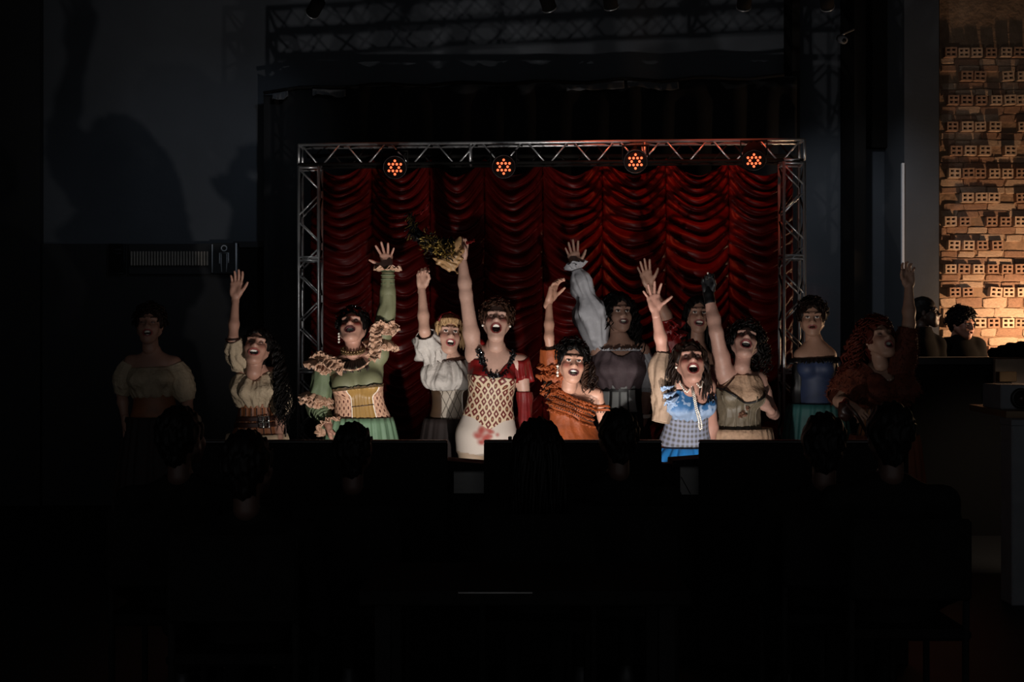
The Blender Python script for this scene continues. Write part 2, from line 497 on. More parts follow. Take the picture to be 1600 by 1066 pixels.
def person(label, Y, pelvis, neck, head, yaw=0, wf=1.0, df=1.0, bust=1.0, pitch=0, hyaw=0, roll=0,
           arms=(), skin='#c08a70', shoe=(.02, .02, .02), m=.022, mw=.024, lips=(.22, .03, .03), makeup=.5, blush=.5,
           brow=(.03, .02, .015), eyes='closed', hs=1.0, sit=False, group=None, floor=0.0, res=.009, armw=1.0):
    """a person: root Empty with one continuous body mesh; returns the Body with its frame for the clothes"""
    B = Body()
    sk = np.array(lin(skin)) if isinstance(skin, str) else np.array(skin)
    sk = (sk * .80 + .20 * sk.mean()) * np.array([1.0, .95, .98])
    B.skin = sk
    B.P = px(pelvis[0], pelvis[1], Y + (pelvis[2] if len(pelvis) > 2 else 0))
    B.N = px(neck[0], neck[1], Y + (neck[2] if len(neck) > 2 else 0))
    L = np.linalg.norm(B.N - B.P); B.w = (B.N - B.P) / L; B.s = L / .54
    B.wf, B.df = wf, df
    R = rot('Z', math.radians(yaw)); fr = R @ np.array([0, -1., 0]); ri = R @ np.array([1., 0, 0])
    B.u = unit(ri - B.w * (ri @ B.w)); B.v = unit(fr - B.w * (fr @ B.w) - B.u * (fr @ B.u))
    B.H = px(head[0], head[1], Y + (head[2] if len(head) > 2 else 0)); B.hs = hs
    B.R = rot('Z', math.radians(hyaw)) @ rot('Y', math.radians(roll)) @ rot('X', math.radians(-pitch))
    B.Y = Y
    B.root = empty('person', (B.P[0], B.P[1], floor), label, 'person', group)
    s = B.s
    pt = lambda x, y, h: B.P + B.u * x * s * wf + B.v * y * s + B.w * (h - .87) * s
    B.pt = pt
    T = [p_torso(B)]
    if bust:
        for q in (-1, 1):
            Rm = np.stack([B.u, B.v, B.w], 1)
            T.append(p_ell(pt(q * .066, .075 * df, 1.225 if bust < 1.4 else 1.205), np.array([.062, .058, .060]) * s * bust, R=Rm, k=.028, tag='torso'))
    T.append(p_cone(pt(0, -.005, 1.39), B.H + B.R @ np.array([0, .024, -.04]) * hs, .050 * s, .045 * hs, k=.03, tag='neck'))
    A = []
    B.arm = {}
    for a in arms:
        side, sh, el, wr = a['side'], a['sh'], a['el'], a['wr']
        g = lambda p: px(p[0], p[1], Y + (p[2] if len(p) > 2 else 0))
        SH, EL, WR = g(sh), g(el), g(wr); k = a.get('w', 1.0) * s * armw
        A.append(p_cone(pt((-.06 if side == 'l' else .06), 0, 1.362), SH, .043 * s, .049 * k, k=.035, tag='arm'))
        A.append(p_cone(SH, EL, .049 * k, .0385 * k, k=.03, tag='arm'))
        A.append(p_ell(SH + (EL - SH) * .35, np.array([.047, .047, .047]) * k, k=.03, tag='arm'))
        A.append(p_cone(EL, EL + (WR - EL) * .35, .0385 * k, .039 * k, k=.02, tag='arm'))
        A.append(p_cone(EL + (WR - EL) * .35, WR, .039 * k, .0255 * k, k=.02, tag='arm'))
        B.arm[side] = (SH, EL, WR)
    G = []
    if not sit:
        for q in (-1, 1):
            hip = pt(q * .088, 0, .83)
            ft = np.array([hip[0] + B.u[0] * q * .04, hip[1] + B.u[1] * q * .04, floor + .05])
            leg = .80 * s; d = np.linalg.norm(hip - ft)
            bend = math.sqrt(max(0, (leg / 2) ** 2 - (d / 2) ** 2)) if d < leg else 0
            kn = (hip + ft) / 2 + fr * (bend + .02)
            G += [p_cone(hip, kn, .083 * s * wf, .056 * s, k=.04, tag='leg'),
                  p_cone(kn, kn + (ft - kn) * .3, .055 * s, .056 * s, k=.03, tag='leg'),
                  p_cone(kn + (ft - kn) * .3, ft, .056 * s, .036 * s, k=.03, tag='leg'),
                  p_cone(ft + np.array([0, 0, -.012]), ft + fr * .14 + np.array([0, 0, -.022]), .036, .026, k=.03, tag='foot')]
    else:
        for q in (-1, 1):
            hip = pt(q * .085, 0, .83); kn = hip + fr * .42 * s + np.array([0, 0, .02]) + ri * q * .03
            ft = np.array([kn[0] + fr[0] * .04, kn[1] + fr[1] * .04, floor + .05])
            G += [p_cone(hip, kn, .085 * s, .058 * s, k=.04, tag='leg'), p_cone(kn, ft, .055 * s, .038 * s, k=.03, tag='leg'),
                  p_cone(ft + np.array([0, 0, -.012]), ft + fr * .14 + np.array([0, 0, -.022]), .036, .026, k=.03, tag='foot')]
    B.tprims, B.aprims, B.gprims = T, A, G
    V, Fc = sdf_mesh(T + A + G, res)
    C = np.tile(sk, (len(V), 1))
    C[V[:, 2] < floor + .12] = shoe
    VV, FF, CC = [V], [Fc], [C]; n = len(V)
    hp, mz, mh = head_prims(m, mw)
    hv, hf = sdf_mesh(hp, .0033)
    hc = head_colors(hv, sk, mz, mh, mw, m, lips, makeup, blush, brow, eyes)
    VV.append(hv * hs @ B.R.T + B.H); FF.append(hf + n); CC.append(hc); n += len(hv)
    for a in arms:
        SH, EL, WR = B.arm[a['side']]
        v, f = hand_mesh(a.get('hand', 'open'))
        tip = px(a['tip'][0], a['tip'][1], Y + (a['tip'][2] if len(a['tip']) > 2 else (a['wr'][2] if len(a['wr']) > 2 else 0)))
        z = unit(tip - WR); pn = np.array(a.get('palm', (0, -1, 0)), float); y = -unit(pn - z * (pn @ z)); x = np.cross(y, z)
        th = a.get('thumb', 1)
        sc = a.get('hsz', 1.0) * .98
        v = v * sc
        if th < 0: v = v * np.array([-1, 1, 1]); f = f[:, ::-1]
        v = v @ np.stack([x, y, z], 1).T + WR
        VV.append(v); FF.append(f + n); n += len(v)
        CC.append(np.tile(np.array(a.get('hcol', sk)), (len(v), 1)))
    B.body = mk('body', np.concatenate(VV), np.concatenate(FF), MATS['skin'], B.root, col=np.concatenate(CC))
    return B

def hl(B, p):
    """head-local point(s) to the world"""
    return np.asarray(p, float) * B.hs @ B.R.T + B.H

# ---- clothes
def wrap(B, name, zb, zt, off, material, th=(-180, 180), nth=96, nz=30, wr=None, prims=None, parent=None, thick=.004, uvs=None, **kw):
    """cloth that follows the torso: heights zb..zt (numbers or functions of the angle, 0 = front), off metres away from the skin"""
    close = th[1] - th[0] >= 359.9
    t = np.radians(np.linspace(th[0], th[1], nth, endpoint=not close))
    zb_ = np.array([zb(math.degrees(a)) if callable(zb) else zb for a in t]); zt_ = np.array([zt(math.degrees(a)) if callable(zt) else zt for a in t])
    q = np.linspace(0, 1, nz)[:, None]
    Hh = zb_[None] + (zt_ - zb_)[None] * q
    T2 = np.broadcast_to(t[None], Hh.shape)
    base = B.P + B.w * ((Hh - .87) * B.s)[..., None]
    d = np.cos(T2)[..., None] * B.v + np.sin(T2)[..., None] * B.u
    pr = prims if prims is not None else [p for p in B.tprims if p['tag'] == 'torso'] + [p for p in B.gprims if p['tag'] == 'leg']
    r = np.full(Hh.shape, .36 * B.s * max(1, B.wf))
    for _ in range(40):
        r = np.maximum(r - .8 * eval_prims(pr, base + d * r[..., None]), .03)
    o = off(T2, Hh, q) if callable(off) else off
    if wr is not None: o = o + wr(T2, Hh, q)
    V = base + d * (r + o)[..., None]
    U = T2 * .14 * B.s * B.wf; uv = np.stack([U, Hh * B.s], -1).reshape(-1, 2)
    Fc = grid_faces(nz, nth, close)
    return mk(name, V.reshape(-1, 3), Fc, material, parent or B.root, uv=uv, thick=thick, **kw)

def fitted(B, name, prims, inflate, material, clip=None, res=.009, noise=None, parent=None, colf=None, **kw):
    """close fitting cloth: the body's own solids a little larger, cut off where the garment ends"""
    V, Fc = sdf_mesh(prims, res, inflate=inflate, clip=clip, noise=noise)
    return mk(name, V, Fc, material, parent or B.root, col=colf(V) if colf else None, **kw)

def wrinkle(n, amp, seed=0, vf=3.0):
    g = np.random.default_rng(seed); ph = g.uniform(0, 6.28, 6); k = g.integers(max(2, n // 2), n + 3, 6); a = g.uniform(.5, 1, 6); b = g.uniform(-vf, vf, 6)
    def f(T, H, q):
        s = 0
        for i in range(6):
            x = k[i] * T + ph[i] + b[i] * H * 12 + 1.2 * np.sin(H * 17 + ph[i] * 3) + .7 * np.sin(3 * T + ph[i] * 5)
            s = s + a[i] * (1.3 - 2.2 * np.abs(np.sin(x / 2)) ** .8)
        return amp * s / 3
    return f

def sleeve(B, name, pts, radii, material, n=40, sides=40, folds=11, amp=.10, seed=0, parent=None, thick=.004, ends=True):
    """puffed, gathered sleeve around a path"""
    P = smooth_path(pts, n); t = np.linspace(0, 1, n)
    r = np.interp(t, np.linspace(0, 1, len(radii)), radii)
    k = np.hanning(9); k /= k.sum(); r = np.convolve(np.pad(r, 4, 'edge'), k, 'valid')
    g = np.random.default_rng(seed); ph = g.uniform(0, 6.28, 4)
    def wob(tt, th):
        cr = lambda x: 1.1 - 2.0 * np.abs(np.sin(x / 2)) ** .75
        s = .75 * cr(folds * th + ph[0] + 2.4 * np.sin(tt * 5 + ph[1])) + .55 * cr((folds // 2 + 1) * th + ph[2] - tt * 7) + .35 * cr(round(folds * 1.7) * th + ph[3] + tt * 9) + .45 * cr(tt * 13 + 2.5 * np.sin(2 * th + ph[2]))
        return 1 + amp * s * np.clip(.35 + 2.2 * np.minimum(tt, 1 - tt), 0, 1)
    V, Fc = tube(P, r, sides, False, wob)
    return mk(name, V, Fc, material, parent or B.root, thick=thick)

def ruffle_mesh(base, out, width, amp, waves, J=6, seed=0, closed=False, curl=0.0):
    base = np.asarray(base, float); out = np.asarray(out, float); n = len(base)
    tg = np.gradient(base, axis=0); tg /= np.linalg.norm(tg, axis=1)[:, None] + 1e-9
    nr = np.cross(tg, out); nr /= np.linalg.norm(nr, axis=1)[:, None] + 1e-9
    g = np.random.default_rng(seed); t = np.linspace(0, 1, n)
    wv = np.sin(2 * math.pi * waves * t + 1.5 * np.sin(2 * math.pi * t * waves * .23 + g.uniform(0, 6)) + g.uniform(0, 6))
    w2 = np.sin(2 * math.pi * waves * 1.7 * t + g.uniform(0, 6)) * .4
    wl = width * (1 + .18 * np.sin(2 * math.pi * t * waves * .31 + g.uniform(0, 6)))
    V = []
    for j in range(J):
        q = j / (J - 1)
        V.append(base + out * (wl * q)[:, None] + nr * (amp * q ** .8 * (wv + w2))[:, None] + tg * (amp * .6 * q * np.cos(2 * math.pi * waves * t + 1))[:, None] + nr * (curl * q * q))
    return np.concatenate(V), grid_faces(J, n, closed)

def ruffle(B, name, base, out, width, amp, waves, material, layers=1, seed=0, parent=None, closed=False, shift=.012, J=6):
    m = MB()
    for l in range(layers):
        nr = np.asarray(out) * shift * l
        V, Fc = ruffle_mesh(np.asarray(base) + nr, out, width * (1 - .12 * l), amp, waves * (1 + .17 * l), J, seed + l * 5, closed)
        m.add(V, Fc)
    return m.build(name, material, parent or B.root, thick=.0025)

def ring_ruffle(B, name, c, axis, r, width, amp, waves, material, flare=.6, layers=1, seed=0, parent=None, n=120, tilt=1.0):
    axis = unit(axis); a = unit(np.cross(axis, (0.3, 1, .2))); b = np.cross(axis, a)
    t = np.linspace(0, 2 * math.pi, n, endpoint=False)
    d = np.cos(t)[:, None] * a + np.sin(t)[:, None] * b
    out = d * flare + axis * tilt; out /= np.linalg.norm(out, axis=1)[:, None]
    return ruffle(B, name, c + d * r, out, width, amp, waves, material, layers, seed, parent, True)

def skirt(B, name, h0, zend, a0, a1, material, pleats=22, amp=.05, seed=0, nz=28, nth=180, th=(-180, 180), depth=.75, off=0.0, **kw):
    close = th[1] - th[0] >= 359.9
    t = np.radians(np.linspace(th[0], th[1], nth, endpoint=not close)); g = np.random.default_rng(seed)
    c0 = B.P + B.w * (h0 - .87) * B.s; q = np.linspace(0, 1, nz)
    z = c0[2] + (zend - c0[2]) * q
    ph = g.uniform(0, 6.28, 3)
    rr = (a0 + (a1 - a0) * q ** .8)[:, None]
    pl = np.sin(pleats * t[None] + 1.3 * np.sin(3 * t[None] + ph[0]) + .8 * q[:, None]) + .5 * np.sin(pleats * 1.63 * t[None] + ph[1])
    rr = rr * (1 + amp * (.35 + .65 * q[:, None]) * pl) + off
    fr = unit([B.v[0], B.v[1], 0]); ri = unit([B.u[0], B.u[1], 0])
    cen = np.stack([np.full(nz, c0[0]) , np.full(nz, c0[1]), z], 1)
    V = cen[:, None] + (rr * np.sin(t)[None])[..., None] * ri + (rr * depth * np.cos(t)[None])[..., None] * fr
    uv = np.stack([np.broadcast_to(t[None] * .2, rr.shape), np.broadcast_to(q[:, None], rr.shape)], -1).reshape(-1, 2)
    return mk(name, V.reshape(-1, 3), grid_faces(nz, nth, close), material, B.root, uv=uv, thick=.004, **kw)

# ---- hair
def hair_cap(B, material, extra=.012, cut=(.062, .075, .098), cutc=(0, -.105, -.032), more=(), noise=.004, low=-.075, seed=0):
    pr = [p_ell((0, .018, .032), np.array([.074, .093, .088]) + extra, k=.02), p_cone((0, .05, .0), (0, .055, low), .062, .05, k=.03)]
    pr += list(more)
    pr.append(p_ell(cutc, cut, k=.012, op='-'))
    g = np.random.default_rng(seed); ph = g.uniform(0, 6, 6)
    def nz(P):
        x, y, z = P[..., 0], P[..., 1], P[..., 2]
        return noise * (np.sin(x * 160 + 3 * np.sin(z * 40 + ph[0])) + .7 * np.sin(y * 130 + ph[1] + 2 * np.sin(z * 55)) + .6 * np.sin(x * 300 + y * 90 + ph[2]))
    V, Fc = sdf_mesh(pr, .0055, noise=nz)
    return mk('hair', hl(B, V), Fc, material, B.root)

def locks(B, hair, name, roots, length, material, curl=.012, turns=3.0, r=.007, out=.03, seg=12, grav=(0, 0, -1), fan=.0, seed=0, sides=5, world=None):
    """tapering locks that start at head-local roots and fall"""
    g = np.random.default_rng(seed); m = MB(); grav = np.array(grav, float)
    t = np.linspace(0, 1, seg)
    cc = hl(B, (0, .02, .02))
    for i, p in enumerate(roots):
        p0 = hl(B, p); d = unit(p0 - cc)
        L = length[i] if hasattr(length, '__len__') else length * g.uniform(.75, 1.1)
        dr = grav + d * np.array([1, 1, 0]) * fan * g.uniform(.4, 1.2)
        pts = p0 + d * (out * np.sin(np.clip(t * 2.2, 0, 1) * 1.57))[:, None] + dr * (L * t ** 1.25)[:, None]
        a = unit(np.cross(dr, d + .01)); b = np.cross(unit(dr), a); ph = g.uniform(0, 6.28); tn = turns * g.uniform(.7, 1.3)
        pts = pts + (a * np.cos(tn * 6.28 * t + ph)[:, None] + b * np.sin(tn * 6.28 * t + ph)[:, None]) * (curl * np.clip(t * 3, 0, 1))[:, None]
        rr = r * g.uniform(.7, 1.2) * (1 - .75 * t ** 2)
        V, Fc = tube(pts, rr, sides, True); m.add(V, Fc)
    return m.build(name, material, hair, label=None)

def scalp(n, seed=0, zmin=-.03, front=-.35, r=.012):
    g = np.random.default_rng(seed); out = []
    while len(out) < n:
        v = g.normal(size=3); v /= np.linalg.norm(v)
        p = np.array([0, .018, .032]) + v * (np.array([.074, .093, .088]) + r)
        if p[2] < zmin: continue
        if v[1] < front and p[2] < .075: continue
        out.append(p)
    return out

def curls(B, hair, name, roots, material, R=(.012, .02), r=.0045, seed=0, n=14):
    """short ringlets sitting on the head"""
    g = np.random.default_rng(seed); m = MB(); t = np.linspace(0, 1, n)
    for p in roots:
        p0 = hl(B, p); d = unit(p0 - hl(B, (0, .02, .02))); a = unit(np.cross(d, g.normal(size=3))); b = np.cross(d, a)
        rr = g.uniform(*R); tn = g.uniform(1.0, 1.8); ph = g.uniform(0, 6.28)
        pts = p0 + d * (t * rr * 1.3 - .004)[:, None] + (a * np.cos(tn * 6.28 * t + ph)[:, None] + b * np.sin(tn * 6.28 * t + ph)[:, None]) * (rr * (.45 + .4 * t))[:, None]
        V, Fc = tube(pts, r * (1 - .6 * t), 5, True); m.add(V, Fc)
    return m.build(name, material, hair)

def beads(B, name, path, r, material, parent=None, n=None):
    P = np.asarray(path, float); d = np.r_[0, np.cumsum(np.linalg.norm(np.diff(P, axis=0), axis=1))]
    n = n or int(d[-1] / (r * 2.05)); m = MB()
    for q in np.linspace(0, d[-1], n):
        m.ball([np.interp(q, d, P[:, k]) for k in range(3)], r, 4)
    return m.build(name, material, parent or B.root)

def sequins(B, name, path, spread, r, material, count, seed=0, parent=None, kind=None):
    g = np.random.default_rng(seed); P = smooth_path(path, 100); m = MB()
    for i in range(count):
        c = P[g.integers(0, 100)] + g.normal(size=3) * spread
        a = unit(g.normal(size=3) + np.array([0, -1.2, 0])); x = unit(np.cross(a, (0, 0, 1))); y = np.cross(a, x); rr = r * g.uniform(.6, 1.3)
        k = 6; V = [c + a * rr * .35] + [c + (x * math.cos(6.283 * j / k) + y * math.sin(6.283 * j / k)) * rr * (1 if j % 2 else .8) for j in range(k)] + [c - a * rr * .25]
        m.add(V, [(0, 1 + j, 1 + (j + 1) % k) for j in range(k)] + [(k + 1, 1 + (j + 1) % k, 1 + j) for j in range(k)])
    return m.build(name, material, parent or B.root, smooth=False, kind=kind)

def torso_path(B, pts, off=.008, n=60):
    """(angle, height) points on the torso surface -> smooth world path"""
    prs = [p for p in B.tprims if p['tag'] == 'torso'] + [p for p in B.aprims]
    A = smooth_path(np.array(pts, float), n); t = np.radians(A[:, 0]); h = A[:, 1]
    base = B.P + B.w * ((h - .87) * B.s)[:, None]; d = np.cos(t)[:, None] * B.v + np.sin(t)[:, None] * B.u
    r = np.full(n, .36 * B.s)
    for _ in range(45): r = np.maximum(r - .8 * eval_prims(prs, base + d * r[:, None]), .02)
    return base + d * (r + off)[:, None], d

# ------------------------------------------------------------------ materials
mat('skin', (.5, .3, .22), .48, attr=True, var=(60, .05), spec=.4)
mat('cloth_attr', (.5, .5, .5), .7, attr=True, bump=(160, .2, .003))
mat('wall_paint', '#42464c', .85, var=(1.3, .18), bump=(30, .15, .01))
mat('dark_panel', '#16171a', .7, var=(3, .25))
mat('black_and_shade', '#131211', .9, spec=.15)  # real black parts, and truss tubes blackened in place of shade
mat('black_drape', '#0b0b0d', .95, var=(4, .3))
mat('black_satin', '#0a0a0b', .4, spec=.3)
mat('floor_dark', '#0d0c0b', .6, var=(5, .3))
mat('ceiling_dark', '#121316', .9)
mat('aluminium', '#c9cacc', .36, metal=.8)
mat('chrome', '#b5b6b8', .15, metal=1)
mat('grey_riser', '#7d7b78', .8, var=(12, .12), bump=(40, .2, .004))
mat('grey_box', '#67686c', .7, var=(10, .1))
mat('white_strip', '#d8dadf', .5)
mat('sign_line', '#cfd2d6', .5)
mat('mortar', '#8a705a', .95, var=(9, .25), bump=(25, .6, .02))
mat('clay', '#937460', .9, var=(11, .28), bump=(35, .5, .012))
mat('clay_pale', '#b39a84', .9, var=(9, .25), bump=(35, .5, .012))
mat('clay_hole', '#1a100b', .95)
mat('bar_wood', '#8a7868', .55, var=(6, .2))
mat('table_wood', '#6d5539', .5, var=(9, .25))
mat('hair_black', '#0d0a09', .55, spec=.14)
mat('hair_dark', '#1d120d', .55, spec=.15)
mat('hair_brown', '#38241a', .55, spec=.15)
mat('hair_blonde', '#a2825c', .5, spec=.25, var=(40, .15))
mat('hair_red', '#46190f', .55, spec=.15, var=(40, .2))
mat('dark_cloth', '#141312', .95, spec=.05, var=(20, .2))
mat('pearl', '#e6ddd0', .22)
mat('gold_metal', '#7a6243', .42, metal=.8)
mat('steel_buckle', '#c9c6c0', .22, metal=1)
mat('sequin_black', '#0d0d10', .14, spec=.9)
mat('sequin_silver', '#8d8f94', .16, metal=.9)
mat('leather', '#2d1710', .35, var=(25, .2), bump=(60, .15, .003))

# red curtain: velvety satin
mat('red_velvet', '#4e0908', .40, var=(14, .2), bump=(140, .25, .003), spec=.18)

# ------------------------------------------------------------------ the setting
def struct(name, lo, hi, material, parent=None, b=.004):
    m = MB(); m.box(lo, hi)
    o = m.build(name, material, parent, smooth=False)
    if parent is None: o['kind'] = 'structure'
    return o

YW = 9.8
struct('floor', (-7, -1.5, -.1), (7, 10.2, 0), 'floor_dark')
struct('ceiling', (-7, -1.5, 4.75), (7, 10.2, 4.9), 'ceiling_dark')
struct('wall_back', (-7, YW, 0), (7, 10.0, 4.75), 'wall_paint')
struct('wall_left', (-5.2, -1.5, 0), (-5.05, YW, 4.75), 'dark_panel')
struct('wall_right', (5.4, -1.5, 0), (5.55, YW, 4.75), 'dark_panel')

# dark panelling on the lower left of the back wall, a doorway in it
zt = px(0, 381, YW - .06)[2]
def bx(x0, x1, Y): return (x0 - 800) / F * Y, (x1 - 800) / F * Y
a, b = bx(70, 374, YW)
struct('trim_1', (a, YW - .05, 0), (b, YW, zt), 'dark_panel')
a, b = bx(376, 466, YW)
m = MB(); m.box((a, YW - .04, 0), (b, YW - .01, zt - .03))
d1 = m.build('door_1', 'black_and_shade', None, smooth=False); d1['kind'] = 'structure'
m = MB(); m.box((a - .05, YW - .06, 0), (a, YW, zt)); m.box((b, YW - .06, 0), (b + .05, YW, zt)); m.box((a - .05, YW - .06, zt - .03), (b + .05, YW, zt + .02))
m.build('door_frame', 'dark_panel', d1, smooth=False)
m = MB(); m.tube([(b - .08, YW - .1, 1.0), (b - .18, YW - .1, 1.0)], .012, 8); m.tube([(b - .08, YW - .1, 1.0), (b - .08, YW - .03, 1.0)], .01, 8)
m.build('door_handle', 'aluminium', d1)

# pillars and dark bays right of the stage
def bay(name, x0, x1, Y0, Y1, material, z1=4.75):
    a, b = bx(x0, x1, Y0)
    return struct(name, (a, Y0, 0), (b, Y1, z1), material)
bay('trim_2', 1335, 1353, 9.4, YW, 'black_and_shade')
bay('trim_3', 1413, 1467, 9.3, YW, 'wall_paint')
bay('trim_4', 1238, 1250, 9.5, YW, 'black_and_shade')
a, b = bx(1353, 1413, 9.7)
struct('trim_5', (a, 9.72, px(0, 230, 9.7)[2]), (b, YW, 4.75), 'black_and_shade')
a, b = bx(1409, 1412.5, 9.28)
mm = MB(); mm.box((a, 9.27, px(0, 420, 9.28)[2]), (b, 9.30, px(0, 255, 9.28)[2]))
mm.build('trim_6', 'white_strip', None, smooth=False)['kind'] = 'structure'
# tall dark bays and a cornice on the left half of the wall
for i, (x0, x1) in enumerate(((0, 62),)):
    bay('trim_%d' % (7 + i), x0, x1, 9.72, YW, 'dark_panel')

# ---- rest room sign and slatted strip over the panelling
Ys = YW - .09
sg = empty('restroom_sign', px(350, 403, Ys), 'dark sign board with an outlined standing figure beside the doorway', 'sign')
def sline(mb, pts, r=.006): mb.tube([px(x, y, Ys - .012) for x, y in pts], r, 6)
m = MB(); p0 = px(331, 428, Ys); p1 = px(367, 380, Ys); m.bevel_box((p0[0], Ys - .01, p0[2]), (p1[0], Ys + .04, p1[2]), .004)
m.build('board', 'dark_panel', sg, smooth=False)
m = MB(); t = np.linspace(0, 2 * math.pi, 20)
m.tube([px(350 + 4.2 * math.cos(q), 388 + 4.2 * math.sin(q), Ys - .012) for q in t], .005, 6, False)
m.build('figure_head', 'sign_line', sg)
m = MB(); sline(m, [(343, 412), (343, 395.5), (357, 395.5), (357, 411)], .005); sline(m, [(345.5, 397), (345.5, 411), (346.5, 425)], .003); sline(m, [(354.5, 397), (354.5, 411), (353.5, 425)], .003)
m.build('figure_body', 'sign_line', sg)
m = MB(); sline(m, [(331.5, 382), (331.5, 426)], .005); m.build('edge_line', 'sign_line', sg)
m = MB(); sline(m, [(369, 380), (369, 432)], .009); m.build('lit_edge', 'white_strip', sg)  # white strip stands in for the lit edge of the door frame
vg = empty('slatted_vent', px(266, 404, Ys), 'row of thin pale upright slats left of the sign', 'vent')
m = MB(); p0 = px(201, 428, Ys); p1 = px(330, 381, Ys); m.box((p0[0], Ys + .01, p0[2]), (p1[0], Ys + .03, p1[2])); m.build('backing', 'dark_panel', vg, smooth=False)
mat('slat', '#8d867d', .6, var=(3, .5))
sl = None
for i in range(27):
    c = px(206 + i * 4.55, 404, Ys)
    if sl is None:
        hgt = 11.0 / F * Ys; m = MB(); m.bevel_box((c[0] - .006, Ys - .015, c[2] - hgt), (c[0] + .006, Ys + .01, c[2] + hgt), .002)
        sl = m.build('slat', 'slat', vg, smooth=False); x0 = c[0]
    else:
        o = sl.copy(); COL.objects.link(o); o.location.x = c[0] - x0; OFF[o.name] = OFF[sl.name]
pn = empty('notice_frame', px(182, 403, Ys), 'faint square frame on the dark panelling left of the slats', 'frame')
m = MB(); p0 = px(170, 427, Ys); p1 = px(194, 381, Ys); m.bevel_box((p0[0], Ys, p0[2]), (p1[0], Ys + .04, p1[2]), .004); m.build('board', 'black_and_shade', pn, smooth=False)
m = MB()
for q in ([(170, 427), (194, 427)], [(194, 427), (194, 381)], [(170, 381), (194, 381)], [(174, 390), (190, 390)], [(174, 396), (190, 396)]):
    m.tube([px(x, y, Ys - .004) for x, y in q], .003, 6)
m.build('frame_edge', mat('sign_dim', '#2c3036', .6), pn)

# ---- black backdrop cloth behind the truss, sagging top edge
n, k = 90, 40
xs = np.linspace(412, 1244, n); top = np.interp(xs, [412, 520, 700, 860, 1000, 1244], [146, 138, 134, 131, 128, 122]) + 2.5 * np.sin(xs * .05)
V = []
for j in range(k):
    q = j / (k - 1)
    for i in range(n):
        p = px(xs[i], top[i], 9.45); p[1] += .05 * math.sin(i * 1.1 + .4 * math.sin(i * .3)) * (.4 + .6 * q) + (.03 * math.sin(i * .7) if j < 2 else 0)
        p[2] = p[2] * (1 - q) + .03 * q; V.append(p)
bd = mk('black_backdrop', np.array(V), grid_faces(k, n), MATS['black_drape'], None, thick=.006, origin=px(828, 900, 9.45) * [1, 1, 0])
tag(bd, 'wide black backdrop cloth hanging behind the truss and the red curtain', 'backdrop')
ww = empty('hanging_wire', px(828, 135, 9.4), 'dark rope with pale bunched cloth along the top of the backdrop', 'rope')
m = MB(); m.tube([px(x, y - 3, 9.40) for x, y in zip(xs[::3], top[::3])], .014, 8); m.build('rope', 'black_and_shade', ww)
for x0, x1 in ((425, 450), (488, 540), (885, 975), (980, 1060)):
    q = np.linspace(x0, x1, 26); t2 = np.interp(q, xs, top)
    base = np.array([px(x, y, 9.36) for x, y in zip(q, t2)])
    V, Fc = ruffle_mesh(base, np.tile((0, -.1, -1.), (26, 1)), .055, .012, 3, seed=int(x0))
    mk('bunched_cloth', V, Fc, mat('wisp', '#4a4a4c', .9), ww, thick=.003)

# ---- brick wall behind the bar, every brick a piece
YB = 9.62
a, b = bx(1468, 1720, YB)
wb = struct('wall_brick', (a, YB, 0), (b, YW + .05, 4.7), 'mortar')
OFF[wb.name] = np.zeros(3)
def holed_brick(w, h, d):
    """hollow clay block, four square holes in its face (front towards -Y, back at y = 0)"""
    m = MB(); m.box((-w/2, -.012, -h/2), (w/2, 0.03, h/2))
    xs_ = [-w/2, -w/2 + w*.14, -w*.09, w*.09, w/2 - w*.14, w/2]; zs_ = [-h/2, -h/2 + h*.15, -h*.10, h*.10, h/2 - h*.15, h/2]
    for i in range(5):
        for j in range(5):
            if i in (1, 3) and j in (1, 3): continue
            m.box((xs_[i], -d, zs_[j]), (xs_[i+1], -.012, zs_[j+1]))
    return m
bricks = [holed_brick(.100, .080, .05), holed_brick(.092, .076, .042)]
protos = []
for i, bm_ in enumerate(bricks):
    protos.append((np.concatenate(bm_.v), bm_.f))
def brick_mesh(name, V, Fc, ms):
    me = bpy.data.meshes.new(name); me.from_pydata(np.asarray(V).tolist(), [], [list(f) for f in Fc])
    for q in ms: me.materials.append(MATS[q])
    return me
hb = []
for (V, Fc) in protos:
    for mt in ('clay', 'clay_pale'):
        me = brick_mesh('brick', V, Fc, (mt, 'clay_hole'))
        for p in me.polygons:
            c = p.center
            if abs(c.y + .012) < .002 and p.normal.y < -.5: p.material_index = 1
        hb.append(me)
def rough_brick(seed):
    g = np.random.default_rng(seed); m = MB(); m.bevel_box((-.5, -.5, -.5), (.5, .5, .5), .10)
    V = np.concatenate(m.v) + g.normal(size=(24, 3)) * .05
    return V, m.f
rb = []
for q in range(6):
    V, Fc = rough_brick(q)
    for mt in ('clay', 'clay_pale'): rb.append(brick_mesh('brick', V, Fc, (mt,)))
rows = [84, 121, 158, 199, 237, 272, 310, 347, 384, 421, 457, 505, 548, 590]
g = np.random.default_rng(3)
def put(me, loc, sc=(1, 1, 1), rz=0):
    o = bpy.data.objects.new('brick', me); COL.objects.link(o); o.parent = wb
    o.location = loc; o.scale = sc; o.rotation_euler = (0, rz, 0)
nb = 0
